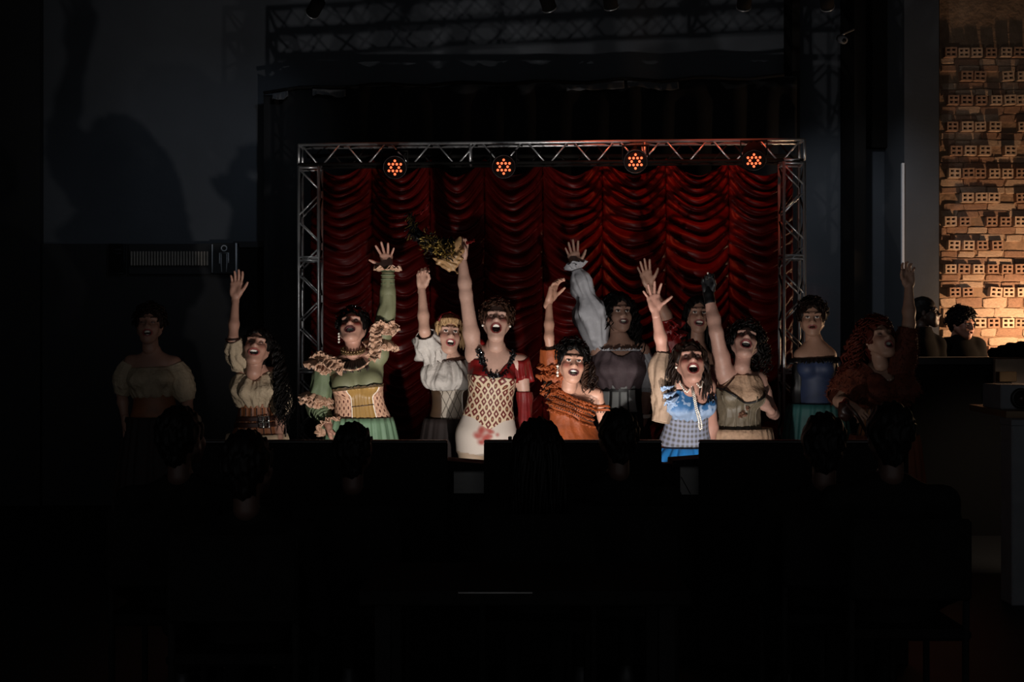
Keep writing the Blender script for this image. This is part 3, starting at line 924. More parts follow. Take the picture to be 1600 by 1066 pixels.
for ri_, ry in enumerate(rows):
    x = 1470 + g.uniform(2, 12)
    while x < 1640:
        if g.random() > .10:
            c = px(x + 9, ry, YB); put(hb[g.integers(0, 4)], (c[0], YB - .002 - g.uniform(0, .02), c[2]), (1, 1, 1), g.normal() * .03)
        x += 20.5 + g.uniform(-1, 3)
    if ri_ + 1 < len(rows):
        gap = rows[ri_ + 1] - ry - 15
        nrow = 2
        for q in range(nrow):
            yy = ry + 8 + gap * (q + .5) / nrow
            x = 1468 + g.uniform(-20, 0)
            while x < 1645:
                w = g.uniform(22, 48); x0 = max(x, 1469)
                if x + w - x0 > 6:
                    c = px((x0 + x + w) / 2, yy + g.normal() * .6, YB)
                    put(rb[g.integers(0, 12)], (c[0], YB - .004, c[2]), ((x + w - x0 - 2) / F * YB, g.uniform(.014, .034), (gap / nrow - .8) / F * YB * g.uniform(.85, 1.0)), g.normal() * .012)
                x += w

# ---- bar counter at the lower right
bc = empty('bar_counter', (px(1580, 600, 8.2)[0], 8.4, 0), 'pale topped bar counter in front of the brick wall', 'counter')
a, b = bx(1425, 1760, 8.2); zb = px(0, 559, 8.2)[2]
m = MB(); m.bevel_box((a, 8.2, zb - .05), (b, 8.75, zb), .006); m.build('worktop', 'dark_panel', bc, smooth=False)
m = MB(); m.box((a + .02, 8.24, 0), (b, 8.7, zb - .05)); m.build('front_panel', 'black_and_shade', bc, smooth=False)
sp = empty('splash_panel', px(1580, 580, 8.1), 'pale panel glowing below the bar top at the right edge', 'panel')
m = MB(); p0 = px(1556, 601, 8.12); p1 = px(1660, 561, 8.12); m.bevel_box((p0[0], 8.13, p0[2]), (p1[0], 8.17, p1[2]), .004); m.build('panel', 'bar_wood', sp, smooth=False)
m = MB(); p0 = px(1562, 597, 8.05); p1 = px(1589, 581, 8.05); m.bevel_box((p0[0], 8.05, p0[2]), (p1[0], 8.12, p1[2]), .004); m.build('tray', 'table_wood', sp, smooth=False)

# equipment table and boxes
et = empty('equipment_table', (px(1580, 640, 6.3)[0], 6.5, 0), 'wooden side table carrying grey boxes at the right edge', 'table')
zt2 = px(0, 632, 6.9)[2]
p0 = px(1514, 632, 6.9); p1 = px(1560, 648, 6.3)
m = MB(); V = np.array([p0, [3.6, 6.9, p0[2]], [3.6, 6.2, p0[2]], [p1[0] , 6.2, p0[2]]]); V2 = V - [0, 0, .035]
m.add(np.vstack([V, V2]), [(0, 1, 2, 3), (7, 6, 5, 4), (0, 4, 5, 1), (1, 5, 6, 2), (2, 6, 7, 3), (3, 7, 4, 0)]); m.build('tabletop', 'table_wood', et, smooth=False)
for (x, y) in ((2.95, 6.75), (3.0, 6.28), (3.5, 6.75), (3.5, 6.28)):
    m = MB(); m.box((x - .025, y - .025, 0), (x + .025, y + .025, p0[2] - .035)); m.build('leg', 'black_and_shade', et, smooth=False)
sb = empty('speaker_box', px(1590, 638, 6.35), 'grey loudspeaker box with a dark round cone on the side table', 'speaker')
p0 = px(1564, 637, 6.35); p1 = px(1625, 604, 6.35); zb2 = zt2 + .002; hh = p1[2] - p0[2]
m = MB(); m.bevel_box((p0[0], 6.35, zb2), (p1[0], 6.6, zb2 + hh + .02), .006); m.build('cabinet', 'grey_box', sb, smooth=False)
c = px(1596, 622, 6.34); cz = zb2 + hh * .52
m = MB(); q = np.linspace(0, 6.283, 29); m.tube([(c[0] + .047 * math.cos(t), 6.345, cz + .047 * math.sin(t)) for t in q], .012, 8, False); m.build('cone_ring', 'black_satin', sb)
m = MB(); m.ball((c[0], 6.35, cz), .04, 8, (1, .35, 1)); m.build('cone', 'black_and_shade', sb)
m = MB(); m.ball((c[0], 6.335, cz), .018, 6, (1, .6, 1)); m.build('dust_cap', 'leather', sb)
gb = empty('storage_box', px(1600, 690, 6.0) * [1, 1, 0], 'grey upright box below the side table at the right edge', 'box')
p0 = px(1581, 693, 6.05); p1 = px(1650, 657, 6.05)
m = MB(); m.bevel_box((p0[0], 6.05, 0), (p1[0], 6.19, p1[2]), .006); m.build('body', 'grey_box', gb, smooth=False)
m = MB(); m.bevel_box((p0[0] - .004, 6.045, p1[2] - .03), (p1[0], 6.194, p1[2] + .004), .004); m.build('lid', 'grey_box', gb, smooth=False)
# black heap on the bar
hp_ = [p_ell(px(1565, 553, 8.5), (.10, .09, .055)), p_ell(px(1590, 549, 8.5), (.12, .10, .07), k=.05), p_ell(px(1625, 548, 8.5), (.14, .1, .08), k=.05)]
V, Fc = sdf_mesh(hp_, .012, noise=lambda P: .006 * np.sin(P[..., 0] * 60 + 3 * np.sin(P[..., 2] * 50)), clip=lambda P: zb - P[..., 2])
o = mk('folded_coat', V, Fc, MATS['dark_cloth'], None, origin=px(1590, 559, 8.5)); tag(o, 'black coat heaped on the bar at the right edge', 'coat')
# lamp at the bar, just right of the view
bl = empty('bar_lamp', (4.35, 8.95, zb), 'small warm uplight on the bar by the brick wall', 'lamp')
m = MB(); m.tube([(4.35, 8.95, 0.0), (4.35, 8.95, zb + .02)], .02, 10); m.build('stand', 'black_and_shade', bl)
m = MB(); q = np.linspace(0, 1, 6); V, Fc = tube([(4.35, 8.95, zb + .02 + .1 * t) for t in q], .03 + .05 * q, 20, False); m.add(V, Fc); m.build('shade', 'black_and_shade', bl, thick=.003)
m = MB(); m.ball((4.35, 8.95, zb + .08), .03, 6); m.build('bulb', mat('warm_bulb', (1, .6, .3), .4, emis=((1, .55, .25), 8)), bl)
def point(name, loc, power, col, r=.03, parent=None):
    l = bpy.data.lights.new(name, 'POINT'); l.energy = power; l.color = col; l.shadow_soft_size = r
    o = bpy.data.objects.new(name, l); COL.objects.link(o); o.location = loc; return o
def spot(name, loc, aim, power, col, ang, blend=.6, r=.03):
    l = bpy.data.lights.new(name, 'SPOT'); l.energy = power; l.color = col; l.shadow_soft_size = r
    l.spot_size = math.radians(ang); l.spot_blend = blend
    o = bpy.data.objects.new(name, l); COL.objects.link(o); o.location = loc
    o.rotation_euler = (Vector(aim) - Vector(loc)).to_track_quat('-Z', 'Y').to_euler(); return o
pd = empty('added_pendant', (3.75, 6.9, 2.2), 'added pendant lamp over the side table, out of view, brightening the bar front', 'lamp')  # lamp added out of view to brighten the bar front and table
m = MB(); m.tube([(3.75, 6.9, 2.2), (3.75, 6.9, 4.75)], .006, 6); m.build('cord', 'black_and_shade', pd)
q = np.linspace(0, 1, 6); V, Fc = tube([(3.75, 6.9, 2.2 - .12 * t) for t in q], .02 + .09 * q, 20, False); mk('shade', V, Fc, MATS['black_and_shade'], pd, thick=.003)
m = MB(); m.ball((3.75, 6.9, 2.12), .028, 6); m.build('bulb', 'warm_bulb', pd)
spot('pendant_fill', (3.75, 6.9, 2.06), (3.55, 7.4, 1.0), 60, (1, .8, .62), 62, .9, .04)
point('bar_lamp_light', (4.35, 8.95, zb + .16), BAR_POWER, (1, .62, .36), .05)

# ---- truss frame
def truss(name, label, p0, p1, wdt, updir, bays, shown, dark=()):
    """square box truss from p0 to p1: four chords, zigzag braces on every side, end frames"""
    p0 = np.array(p0, float); p1 = np.array(p1, float); ax_ = unit(p1 - p0); L = np.linalg.norm(p1 - p0)
    s1 = unit(np.array(updir) - ax_ * (np.array(updir) @ ax_)); s2 = np.cross(ax_, s1); h = wdt / 2
    r = empty(name, p0, label, 'truss', 'stage truss frame')
    cor = [(-h, -h), (h, -h), (h, h), (-h, h)]
    for ci_, (u_, v_) in enumerate(cor):
        m = MB(); m.tube([p0 + s1*u_ + s2*v_, p1 + s1*u_ + s2*v_], .0115, 8); m.build('chord', 'black_and_shade' if ci_ in dark else 'aluminium', r)  # black chords imitate aluminium lost in shade
    for sd in range(4):
        (u0, v0), (u1, v1) = cor[sd], cor[(sd + 1) % 4]
        for i in range(bays * 2):
            fl_ = shown.get(sd, 0)
            ta, tb = (i + .12) / (bays * 2), (i + .88) / (bays * 2)
            c0 = p0 + ax_*L*ta + (s1*u0 + s2*v0 if (i + fl_) % 2 == 0 else s1*u1 + s2*v1)
            c1 = p0 + ax_*L*tb + (s1*u1 + s2*v1 if (i + fl_) % 2 == 0 else s1*u0 + s2*v0)
            m = MB(); m.tube([c0, c1], .0065, 6); m.build('brace', 'aluminium' if sd in shown else 'black_and_shade', r)  # braces on the other sides coloured black in place of shade
    return r, s1, s2
TW = .141
YL, YR = 8.10, 7.90
zl = px(0, 226, YL)[2]
cl_ = px(485, 0, YL + TW/2); cr_ = px(1237, 0, YR + TW/2)
for nm, c, lab in (('l', cl_, 'upright aluminium truss tower on the left of the red curtain'), ('r', cr_, 'upright aluminium truss tower on the right of the red curtain')):
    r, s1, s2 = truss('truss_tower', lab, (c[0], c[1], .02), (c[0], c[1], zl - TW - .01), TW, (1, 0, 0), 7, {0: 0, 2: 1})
    for zc in (.02, px(0, 580, 8)[2], px(0, 403, 8)[2], zl - TW - .01):
        m = MB(); h = TW / 2
        for dz in (-.012, .012):
            for (A_, B_) in (((-h, -h), (h, -h)), ((h, -h), (h, h)), ((h, h), (-h, h)), ((-h, h), (-h, -h))):
                m.tube([(c[0] + A_[0], c[1] + A_[1], max(zc + dz, .012)), (c[0] + B_[0], c[1] + B_[1], max(zc + dz, .012))], .009, 6)
        m.build('joint_frame', 'aluminium', r)
    m = MB(); m.bevel_box((c[0] - .2, c[1] - .2, 0), (c[0] + .2, c[1] + .2, .012), .003); m.build('base_plate', 'aluminium', r, smooth=False)
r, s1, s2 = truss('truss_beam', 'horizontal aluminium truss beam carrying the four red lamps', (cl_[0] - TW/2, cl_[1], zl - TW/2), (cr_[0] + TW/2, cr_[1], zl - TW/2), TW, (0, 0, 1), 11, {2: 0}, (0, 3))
for q in (0, .345, .69, 1):
    c = np.array([cl_[0] - TW/2, cl_[1], zl - TW/2]) * (1 - q) + np.array([cr_[0] + TW/2, cr_[1], zl - TW/2]) * q; h = TW/2
    m = MB()
    for (A_, B_) in (((-h, -h), (h, -h)), ((h, -h), (h, h)), ((h, h), (-h, h)), ((-h, h), (-h, -h))):
        m.tube([(c[0], c[1] + A_[0], c[2] + A_[1]), (c[0], c[1] + B_[0], c[2] + B_[1])], .010, 6)
    m.build('joint_frame', 'aluminium', r)

# ---- red LED lamps under the beam
mat('led', (1, .2, .1), .4, emis=((1.0, .16, .055), 1.6))
def par(x, y, tilt, lab, flat=1.0):
    Y = 7.72; c = px(x, y, Y)
    r = empty('stage_lamp', c, lab, 'stage lamp', 'red lamps on the truss beam')
    ax_ = unit(np.array([-c[0] * .12, -1, -math.tan(math.radians(tilt))])); up = unit(np.array([0, 0, 1]) - ax_ * ax_[2]); sd = np.cross(ax_, up)
    m = MB(); m.tube([c + ax_*t for t in (-.16, -.155, -.10, .0, .012)], [.03, .055, .075, .078, .078], 24); m.build('housing', 'black_and_shade', r)
    m = MB(); q = np.linspace(0, 6.2832, 33); m.tube([c + ax_*.012 + (up*math.cos(t) + sd*math.sin(t))*.078 for t in q], .005, 6, False); m.build('rim', 'black_satin', r)
    m = MB(); yk = [c + sd*.085 - ax_*.05, c + sd*.088 - ax_*.05 + np.array([0, 0, .10]), c - sd*.088 - ax_*.05 + np.array([0, 0, .10]), c - sd*.085 - ax_*.05]
    m.tube(yk, .008, 6); tp = (yk[1] + yk[2]) / 2; ty = YL + (YR - YL) * (tp[0] - cl_[0]) / (cr_[0] - cl_[0]); m.tube([tp, [tp[0], tp[1], zl - TW + .02], [tp[0], ty + .01, zl - TW + .02]], .012, 8); m.build('yoke', 'black_and_shade', r)
    led = None
    for k in range(12):
        R_, a_ = (.046, k * 60) if k < 6 else (.0265, k * 60 + 30)
        p = c + ax_*.016 + up*R_*math.cos(math.radians(a_)) + sd*R_*math.sin(math.radians(a_))
        if led is None:
            m = MB(); m.ball(p, .0088, 5); led = m.build('led', 'led', r); l0 = p
        else:
            o = led.copy(); COL.objects.link(o); o.location = (p - l0).tolist()
    spot('stage_lamp_light', (c + ax_*.05).tolist(), (c[0] * .95, 6.2, .9), 5.0, (1, .06, .03), 46, .8, .05)
par(617, 261, 22, 'red lamp above the raised hand, leftmost of the four on the beam')
par(787, 260, 18, 'red lamp second from the left on the beam')
par(993, 252, 16, 'red lamp third from the left on the beam')
par(1178, 249, 40, 'red lamp on the far right, tilted more steeply than the others')

# ---- red curtain in swagged columns
edges = [486, 582, 672, 757, 848, 941, 1040, 1138, 1238]
YC = 8.36
ct = empty('swagged_curtain', (px(860, 0, YC)[0], YC, 0), 'dark red satin curtain gathered into columns of deep swags', 'curtain')
ztop = px(0, 248, YC)[2]
for ci in range(8):
    x0, x1 = bx(edges[ci], edges[ci + 1], YC); w = x1 - x0; g = np.random.default_rng(40 + ci)
    nx_, nz_ = 34, 330
    u = np.linspace(0, 1, nx_); vv = np.linspace(0, 1, nz_)
    U_, Z = np.meshgrid(u, ztop - vv * (ztop - .06))
    sag = 1 - np.abs(2 * U_ - 1) ** 1.75
    # folds: irregular spacing down the column
    zs = [ztop + .3]
    while zs[-1] > -.5: zs.append(zs[-1] - g.uniform(.055, .125))
    zs = np.array(zs)
    ph_line = Z + (.125 + .03 * np.sin(Z * 5 + ci)) * sag + .012 * np.sin(U_ * 9 + ci * 2 + Z * 7) * sag
    k_ = np.interp(-ph_line, -zs, np.arange(len(zs)))
    fr_ = k_ - np.floor(k_); hz = np.random.default_rng(90 + ci).uniform(.55, 1.25, len(zs) + 2)[np.floor(k_).astype(int)]
    prof = np.where(fr_ < .72, np.sin(fr_ / .72 * math.pi / 2) ** 1.3, np.cos((fr_ - .72) / .28 * math.pi / 2))
    amp = (.020 + .075 * sag ** .8) * hz
    fine = .008 * np.sin(fr_ * 12 + U_ * 5) * sag + .006 * np.sin(U_ * 60 + Z * 10) * (1 - sag) ** 2
    Yd = YC - .05 * sag - amp * prof - fine
    zlow = Z - .02 * sag * prof
    topdip = np.clip(1 - (ztop - Z) / .5, 0, 1) * .13 * sag
    V = np.stack([x0 + U_ * w, Yd, zlow - topdip], -1).reshape(-1, 3)
    mk('swag_column', V, grid_faces(nz_, nx_)[:, ::-1], MATS['red_velvet'], ct, thick=.004)
m = MB(); m.tube([px(480, 244, YC + .03), px(1245, 244, YC + .03)], .016, 10); m.build('curtain_rod', 'black_and_shade', ct)

# ---- ceiling cans; some wash the wall in a cold tone, some light the curtain red
def can(x, y, Y, aim, power, col, ang, lab):
    c = px(x, y, Y); r = empty('ceiling_spotlight', c, lab, 'spotlight', 'small cans under the ceiling'); a_ = unit(np.array(aim) - c)
    m = MB(); m.tube([c - a_*.14, c - a_*.13, c - a_*.002], [.03, .045, .045], 16); m.build('housing', 'black_and_shade', r)
    m = MB(); q = np.linspace(0, 6.2832, 25); _, N_, B_ = frames([c - a_*.01, c]); m.tube([c + (N_[0]*math.cos(t) + B_[0]*math.sin(t))*.045 for t in q], .004, 6, False); m.build('rim', 'aluminium', r)
    m = MB(); m.tube([c - a_*.10, [c[0] - a_[0]*.1, c[1] - a_[1]*.1, 4.75]], .012, 8); m.build('stem', 'black_and_shade', r)
    if power: spot('can_light', (c + a_*.02).tolist(), aim, power, col, ang, .9, .04)
cold = (.72, .84, 1.0)
can(488, 20, 7.6, px(330, 300, YW).tolist(), WASH_POWER, cold, 62, 'small ceiling can far to the left above the truss')
can(734 * .625 + 400, 13, 7.15, px(960, 330, YC).tolist(), CURTAIN_POWER * .25, (1, .16, .06), 40, 'small ceiling can left of the middle')
can(955, 11, 7.15, px(1010, 370, YC).tolist(), CURTAIN_POWER, (1, .14, .05), 46, 'small ceiling can above the middle of the curtain')
can(1162, 11, 7.15, px(1130, 300, YC).tolist(), CURTAIN_POWER, (1, .12, .05), 46, 'small ceiling can above the right half of the curtain')
can(1293, 11, 7.6, px(1335, 430, YW).tolist(), WASH_POWER * 2.6, (.86, .92, 1.0), 58, 'small ceiling can right of the truss')
can(560, -30, 7.15, px(570, 300, YC).tolist(), CURTAIN_POWER * .16, (1, .2, .06), 34, 'ceiling can above the left end of the curtain')
can(430, -60, 5.6, px(478, 430, 8.1).tolist(), 26, (1, .97, .92), 26, 'added ceiling can out of view above the audience, brightening the left tower')  # extra can added out of view to brighten the left tower
# security camera on a bracket
sc_ = empty('security_camera', px(1316, 58, 9.3), 'small pale camera on a bracket high on the right wall', 'camera')
m = MB(); m.tube([px(1334, 46, 9.35), px(1320, 52, 9.3), px(1316, 55, 9.28)], .009, 8); m.build('bracket', 'aluminium', sc_)
c = px(1315, 61, 9.25); m = MB(); m.tube([c + [0, .05, .02], c, c + [0, -.07, -.03]], [.03, .034, .03], 14); m.build('housing', 'grey_box', sc_)
m = MB(); m.ball(c + [0, -.075, -.032], .018, 6, (1, .5, 1)); m.build('lens', 'black_satin', sc_)

# ---- black panels in front of the performers, risers seen in their gaps
YP = 4.95; zp = px(0, 688, YP)[2]
for x0, x1, lab in ((300, 699, 'long black front panel left of the gap, ending beside the white leggings'), (756, 1034, 'middle black front panel between the two gaps'), (1093, 1420, 'right black front panel, from the blue skirt onwards')):
    a, b = bx(x0, x1, YP)
    r = empty('front_panel', ((a + b) / 2, YP, 0), lab, 'panel', 'black panels along the stage front')
    m = MB(); m.bevel_box((a, YP, .0), (b, YP + .03, zp - .014), .004); m.build('board', 'black_and_shade', r, smooth=False)
    m = MB(); m.bevel_box((a, YP - .006, zp - .014), (b, YP + .036, zp), .004); m.build('top_rail', mat('panel_rail', '#1a1412', .4), r, smooth=False)
    for q in (.12, .88):
        xx = a + (b - a) * q; m = MB(); m.box((xx - .02, YP + .03, 0), (xx + .02, YP + .30, .03)); m.box((xx - .02, YP + .03, 0), (xx + .02, YP + .05, zp - .1)); m.build('foot', 'black_and_shade', r, smooth=False)
def riser(x0, x1, yl, yr, gy0, gy1, lab, line):
    Yb = 5.06; r = empty('grey_plinth', px((x0 + x1) / 2, 900, Yb) * [1, 1, 0], lab, 'plinth', 'grey plinths behind the panels')
    p = [px(x0, gy0, Yb), px(x1, gy0, Yb)]
    m = MB(); zb_ = px(0, gy1, Yb)[2]
    m.box((p[0][0], Yb, zb_), (p[1][0], Yb + .12, p[0][2])); m.build('plinth_face', 'grey_riser', r, smooth=False)
    m = MB(); m.box((p[0][0] - .1, Yb + .01, 0), (p[1][0] + .1, Yb + .12, zb_)); m.build('plinth_base', 'black_and_shade', r, smooth=False)
    m = MB(); q0 = px(x0 - 34, gy0 - 4, Yb + .02); m.box((q0[0], Yb + .02, 0), (p[0][0] - .002, Yb + .1, q0[2])); m.build('side_block', 'black_and_shade', r, smooth=False)
    a0, a1 = px(x0 - 12, yl, Yb - .02), px(x1 + 8, yr, Yb - .02); zt_ = p[0][2] + .001
    m = MB(); V = [(a0[0], Yb - .02, zt_), (a1[0], Yb - .02, zt_), (a1[0], Yb + .14, zt_), (a0[0], Yb + .14, zt_), (a0[0], Yb - .02, a0[2]), (a1[0], Yb - .02, a1[2]), (a1[0], Yb + .14, a1[2]), (a0[0], Yb + .14, a0[2])]
    m.add(V, [(0,3,2,1),(4,5,6,7),(0,1,5,4),(1,2,6,5),(2,3,7,6),(3,0,4,7)]); m.build('plinth_cap', 'black_and_shade', r, smooth=False)
    if line:
        m = MB(); m.tube([px(q[0], q[1], Yb - .003) for q in line], .002, 6); m.build('seam', 'black_and_shade', r)
riser(709, 756, 720, 725.5, 736, 771, 'brownish grey plinth below the white leggings, in the left gap', None)
riser(1063, 1094, 720, 716, 729, 773, 'grey plinth below the blue skirt, in the right gap', [(1064, 745), (1079, 772)])
# footlights clamped behind the panels
def foot(x, aimx, power, lab, ang=100):
    ay = 430 if ang == 40 else 540
    c = np.array([(x - 800) / F * 5.42, 5.42, .50])
    r = empty('footlight', c, lab, 'footlight', 'footlights behind the panels')
    aim = px(aimx, ay, 6.95 if ay == 540 else 7.6); a_ = unit(aim - c)
    m = MB(); m.tube([c - a_*.10, c - a_*.09, c - a_*.02], [.02, .034, .04], 16); m.build('housing', 'black_and_shade', r)
    m = MB(); q0 = c - a_*.06; m.tube([q0, [q0[0], q0[1], .02]], .010, 8); m.bevel_box((q0[0] - .08, q0[1] - .08, 0), (q0[0] + .08, q0[1] + .08, .02), .004); m.build('stand', 'black_and_shade', r)
    m = MB(); m.ball(c - a_*.02, .014, 6); m.build('bulb', mat('foot_bulb', (1, .9, .8), .4, emis=((1, .86, .7), 6)), r)
    spot('footlight_light', (c + a_*.012).tolist(), aim.tolist(), power, (1, .93, .87), ang, .9, .016)
foot(606, 540, FOOT_POWER * .92, 'small footlight behind the left panel', 58)
foot(797, 830, FOOT_POWER * .82, 'small footlight behind the middle panel', 84)
foot(1125, 1100, FOOT_POWER * .6, 'small footlight behind the right panel', 72)
foot(992, 955, FOOT_POWER * .5, 'added narrow footlight behind the middle panel, brightening the back row', 40)  # extra lamp added to brighten the raised hands at the back
m = MB(); m.bevel_box((px(794, 0, YP)[0], YP + .0, zp), (px(800, 0, YP)[0], YP + .05, zp + .013), .003)
o = m.build('cable_clip', 'black_and_shade', None, smooth=False, origin=px(797, 688, YP)); tag(o, 'tiny black clip on the top of the middle panel', 'clip')
# bench in the dark foreground
fb = empty('foreground_bench', (0, 3.1, 0), 'dark bench top with a grey strip as the highlight on its edge in the foreground', 'bench')
zf = px(0, 924, 3.0)[2]
a, b = bx(560, 1080, 3.0)
m = MB(); m.bevel_box((a, 3.0, zf - .04), (b, 3.4, zf), .004); m.build('seat', 'dark_cloth', fb, smooth=False)
a2, b2 = bx(716, 832, 3.0); m = MB(); m.tube([(a2, 2.998, zf - .004), (b2, 2.998, zf - .004)], .0022, 6); m.build('lit_edge', 'grey_riser', fb)  # short grey tube stands in for the highlight on the bench edge
for x in (a + .06, b - .06):
    for y in (3.05, 3.35): m = MB(); m.box((x - .02, y - .02, 0), (x + .02, y + .02, zf - .04)); m.build('leg', 'black_and_shade', fb, smooth=False)

# ------------------------------------------------------------------ performers
def tri(nt, x, period, phase=0.0):
    """0..1 triangle wave"""
    return math_node(nt, 'PINGPONG', math_node(nt, 'ADD', x, phase + 50.0), period / 2)

# brocade: cream ground, dark red diamonds and ovals
def brocade():
    m = mat('brocade', '#c9ad86', .6, bump=(220, .3, .003)); nt, b = nodes_of(m); U, V, _ = uv_nodes(m)
    px_, pz_ = .056, .066
    def cell(ox, oz):
        x = math_node(nt, 'DIVIDE', math_node(nt, 'SUBTRACT', math_node(nt, 'WRAP', math_node(nt, 'ADD', U, ox), px_, 0.0), px_/2), px_/2)
        z = math_node(nt, 'DIVIDE', math_node(nt, 'SUBTRACT', math_node(nt, 'WRAP', math_node(nt, 'ADD', V, oz), pz_, 0.0), pz_/2), pz_/2)
        return math_node(nt, 'ABSOLUTE', x), math_node(nt, 'ABSOLUTE', z)
    x, z = cell(10.0, 10.0)
    d1 = math_node(nt, 'ADD', x, z)
    out1 = math_node(nt, 'MULTIPLY', math_node(nt, 'LESS_THAN', d1, .82), math_node(nt, 'GREATER_THAN', d1, .30))
    x2, z2 = cell(10.0 + px_/2, 10.0 + pz_/2)
    d2 = math_node(nt, 'SQRT', math_node(nt, 'ADD', math_node(nt, 'POWER', math_node(nt, 'MULTIPLY', x2, 1.25), 2), math_node(nt, 'POWER', z2, 2)))
    out2 = math_node(nt, 'LESS_THAN', d2, .52)
    in2 = math_node(nt, 'LESS_THAN', d2, .18)
    c = mix_col(nt, out1, lin('#c2b095'), lin('#5e1712')); c = mix_col(nt, out2, c, lin('#5b2a1c')); c = mix_col(nt, in2, c, lin('#9a6a4a'))
    nt.links.new(c, b.inputs['Base Color'])
brocade()
def pink_brocade():
    m = mat('pink_brocade', '#c49a80', .6, bump=(200, .3, .003)); nt, b = nodes_of(m); U, V, _ = uv_nodes(m)
    px_, pz_ = .034, .040
    def oval(ox, oz, wx, wz):
        x = math_node(nt, 'SUBTRACT', math_node(nt, 'WRAP', math_node(nt, 'ADD', U, ox + 10), px_, 0.0), px_/2); z = math_node(nt, 'SUBTRACT', math_node(nt, 'WRAP', math_node(nt, 'ADD', V, oz + 10), pz_, 0.0), pz_/2)
        return math_node(nt, 'LESS_THAN', math_node(nt, 'ADD', math_node(nt, 'POWER', math_node(nt, 'DIVIDE', x, wx), 2), math_node(nt, 'POWER', math_node(nt, 'DIVIDE', z, wz), 2)), 1.0)
    c = mix_col(nt, oval(0, 0, .0055, .010), lin('#c49a80'), lin('#4a1c14')); c = mix_col(nt, oval(px_/2, pz_/2, .006, .010), c, lin('#94705c'))
    nt.links.new(c, b.inputs['Base Color'])
pink_brocade()
def plaid():
    m = mat('plaid', '#8d8d8f', .75, bump=(260, .4, .003)); nt, b = nodes_of(m); U, V, _ = uv_nodes(m)
    n = nt.nodes.new('ShaderNodeTexNoise'); n.inputs['Scale'].default_value = 120; n.inputs['Detail'].default_value = 3
    tc = nt.nodes.new('ShaderNodeTexCoord'); mp = nt.nodes.new('ShaderNodeMapping'); mp.inputs['Scale'].default_value = (.6, .6, 4)
    nt.links.new(tc.outputs['Object'], mp.inputs[0]); nt.links.new(mp.outputs[0], n.inputs[0])
    p = .030
    def band(X, ph, w): return math_node(nt, 'LESS_THAN', math_node(nt, 'PINGPONG', math_node(nt, 'ADD', X, 10 + ph), p/2), w)
    c = mix_col(nt, n.outputs['Fac'], lin('#5d5957'), lin('#8f9097'))
    c = mix_col(nt, math_node(nt, 'MULTIPLY', band(U, 0, .006), .4), c, lin('#2c2724')); c = mix_col(nt, math_node(nt, 'MULTIPLY', band(V, 0, .005), .4), c, lin('#2a2522'))
    c = mix_col(nt, math_node(nt, 'MULTIPLY', band(U, p*.5, .006), .5), c, lin('#8f96b0')); c = mix_col(nt, math_node(nt, 'MULTIPLY', band(V, p*.5, .006), .5), c, lin('#8f96b0'))
    nt.links.new(c, b.inputs['Base Color'])
plaid()
def lattice():
    m = mat('lattice', '#8f8577', .65, bump=(200, .3, .003)); nt, b = nodes_of(m); U, V, _ = uv_nodes(m)
    x = math_node(nt, 'DIVIDE', U, .062); z = math_node(nt, 'DIVIDE', V, .115)
    w = lambda s: math_node(nt, 'LESS_THAN', math_node(nt, 'PINGPONG', math_node(nt, 'ADD', s, 20.0), .5), .055)
    f = math_node(nt, 'MAXIMUM', w(math_node(nt, 'ADD', x, z)), w(math_node(nt, 'SUBTRACT', x, z)))
    nt.links.new(mix_col(nt, f, lin('#9b9184'), lin('#4f463c')), b.inputs['Base Color'])
lattice()
def stripes(name, c1, c2, p, w, rough=.5):
    m = mat(name, c1, rough); nt, b = nodes_of(m); U, V, _ = uv_nodes(m)
    f = math_node(nt, 'LESS_THAN', math_node(nt, 'PINGPONG', math_node(nt, 'ADD', U, 10.0), p/2), w)
    nt.links.new(mix_col(nt, f, lin(c1), lin(c2)), b.inputs['Base Color'])
stripes('gold_stripe', '#8a5a30', '#2c160e', .026, .005)
def blue_print():
    m = mat('blue_print', '#b9c6d8', .55, bump=(90, .3, .004)); nt, b = nodes_of(m)
    tc = nt.nodes.new('ShaderNodeTexCoord'); n = nt.nodes.new('ShaderNodeTexNoise'); n.inputs['Scale'].default_value = 30; n.inputs['Detail'].default_value = 5
    nt.links.new(tc.outputs['Object'], n.inputs[0]); U, V, _ = uv_nodes(m)
    n2 = nt.nodes.new('ShaderNodeTexNoise'); n2.inputs['Scale'].default_value = 9; nt.links.new(tc.outputs['Object'], n2.inputs[0])
    a = nt.nodes.new('ShaderNodeVertexColor'); a.layer_name = 'Col'
    f = math_node(nt, 'GREATER_THAN', math_node(nt, 'ADD', math_node(nt, 'MULTIPLY', n.outputs['Fac'], .55), math_node(nt, 'MULTIPLY', n2.outputs['Fac'], .5)), .50)
    f = math_node(nt, 'MULTIPLY', f, a.outputs[0])
    nt.links.new(mix_col(nt, f, lin('#8ba0bd'), lin('#2d5f90')), b.inputs['Base Color'])
blue_print()
mat('white_blouse', '#aaa49e', .8, var=(18, .1), bump=(34, .45, .018))
mat('cream_blouse', '#a5937a', .8, var=(14, .1), bump=(38, .6, .02))
mat('poet_blouse', '#a9a9ae', .75, var=(14, .1), bump=(24, .35, .02))
mat('beige_sleeve', '#8d7663', .75, var=(14, .1), bump=(80, .4, .006))
mat('beige_lace', '#ac8c72', .75, var=(45, .2), bump=(60, .7, .008))
mat('olive_satin', '#6c6150', .5, var=(20, .2), bump=(40, .6, .008))
mat('green_cloth', '#5d6a4e', .7, var=(14, .15), bump=(70, .3, .005))
mat('green_knit', '#6b6c50', .6, var=(14, .1), bump=(70, .2, .004))
mat('green_skirt', '#5f7a60', .6, var=(10, .12))
mat('ruffle_satin', '#b08c74', .42, var=(20, .15))
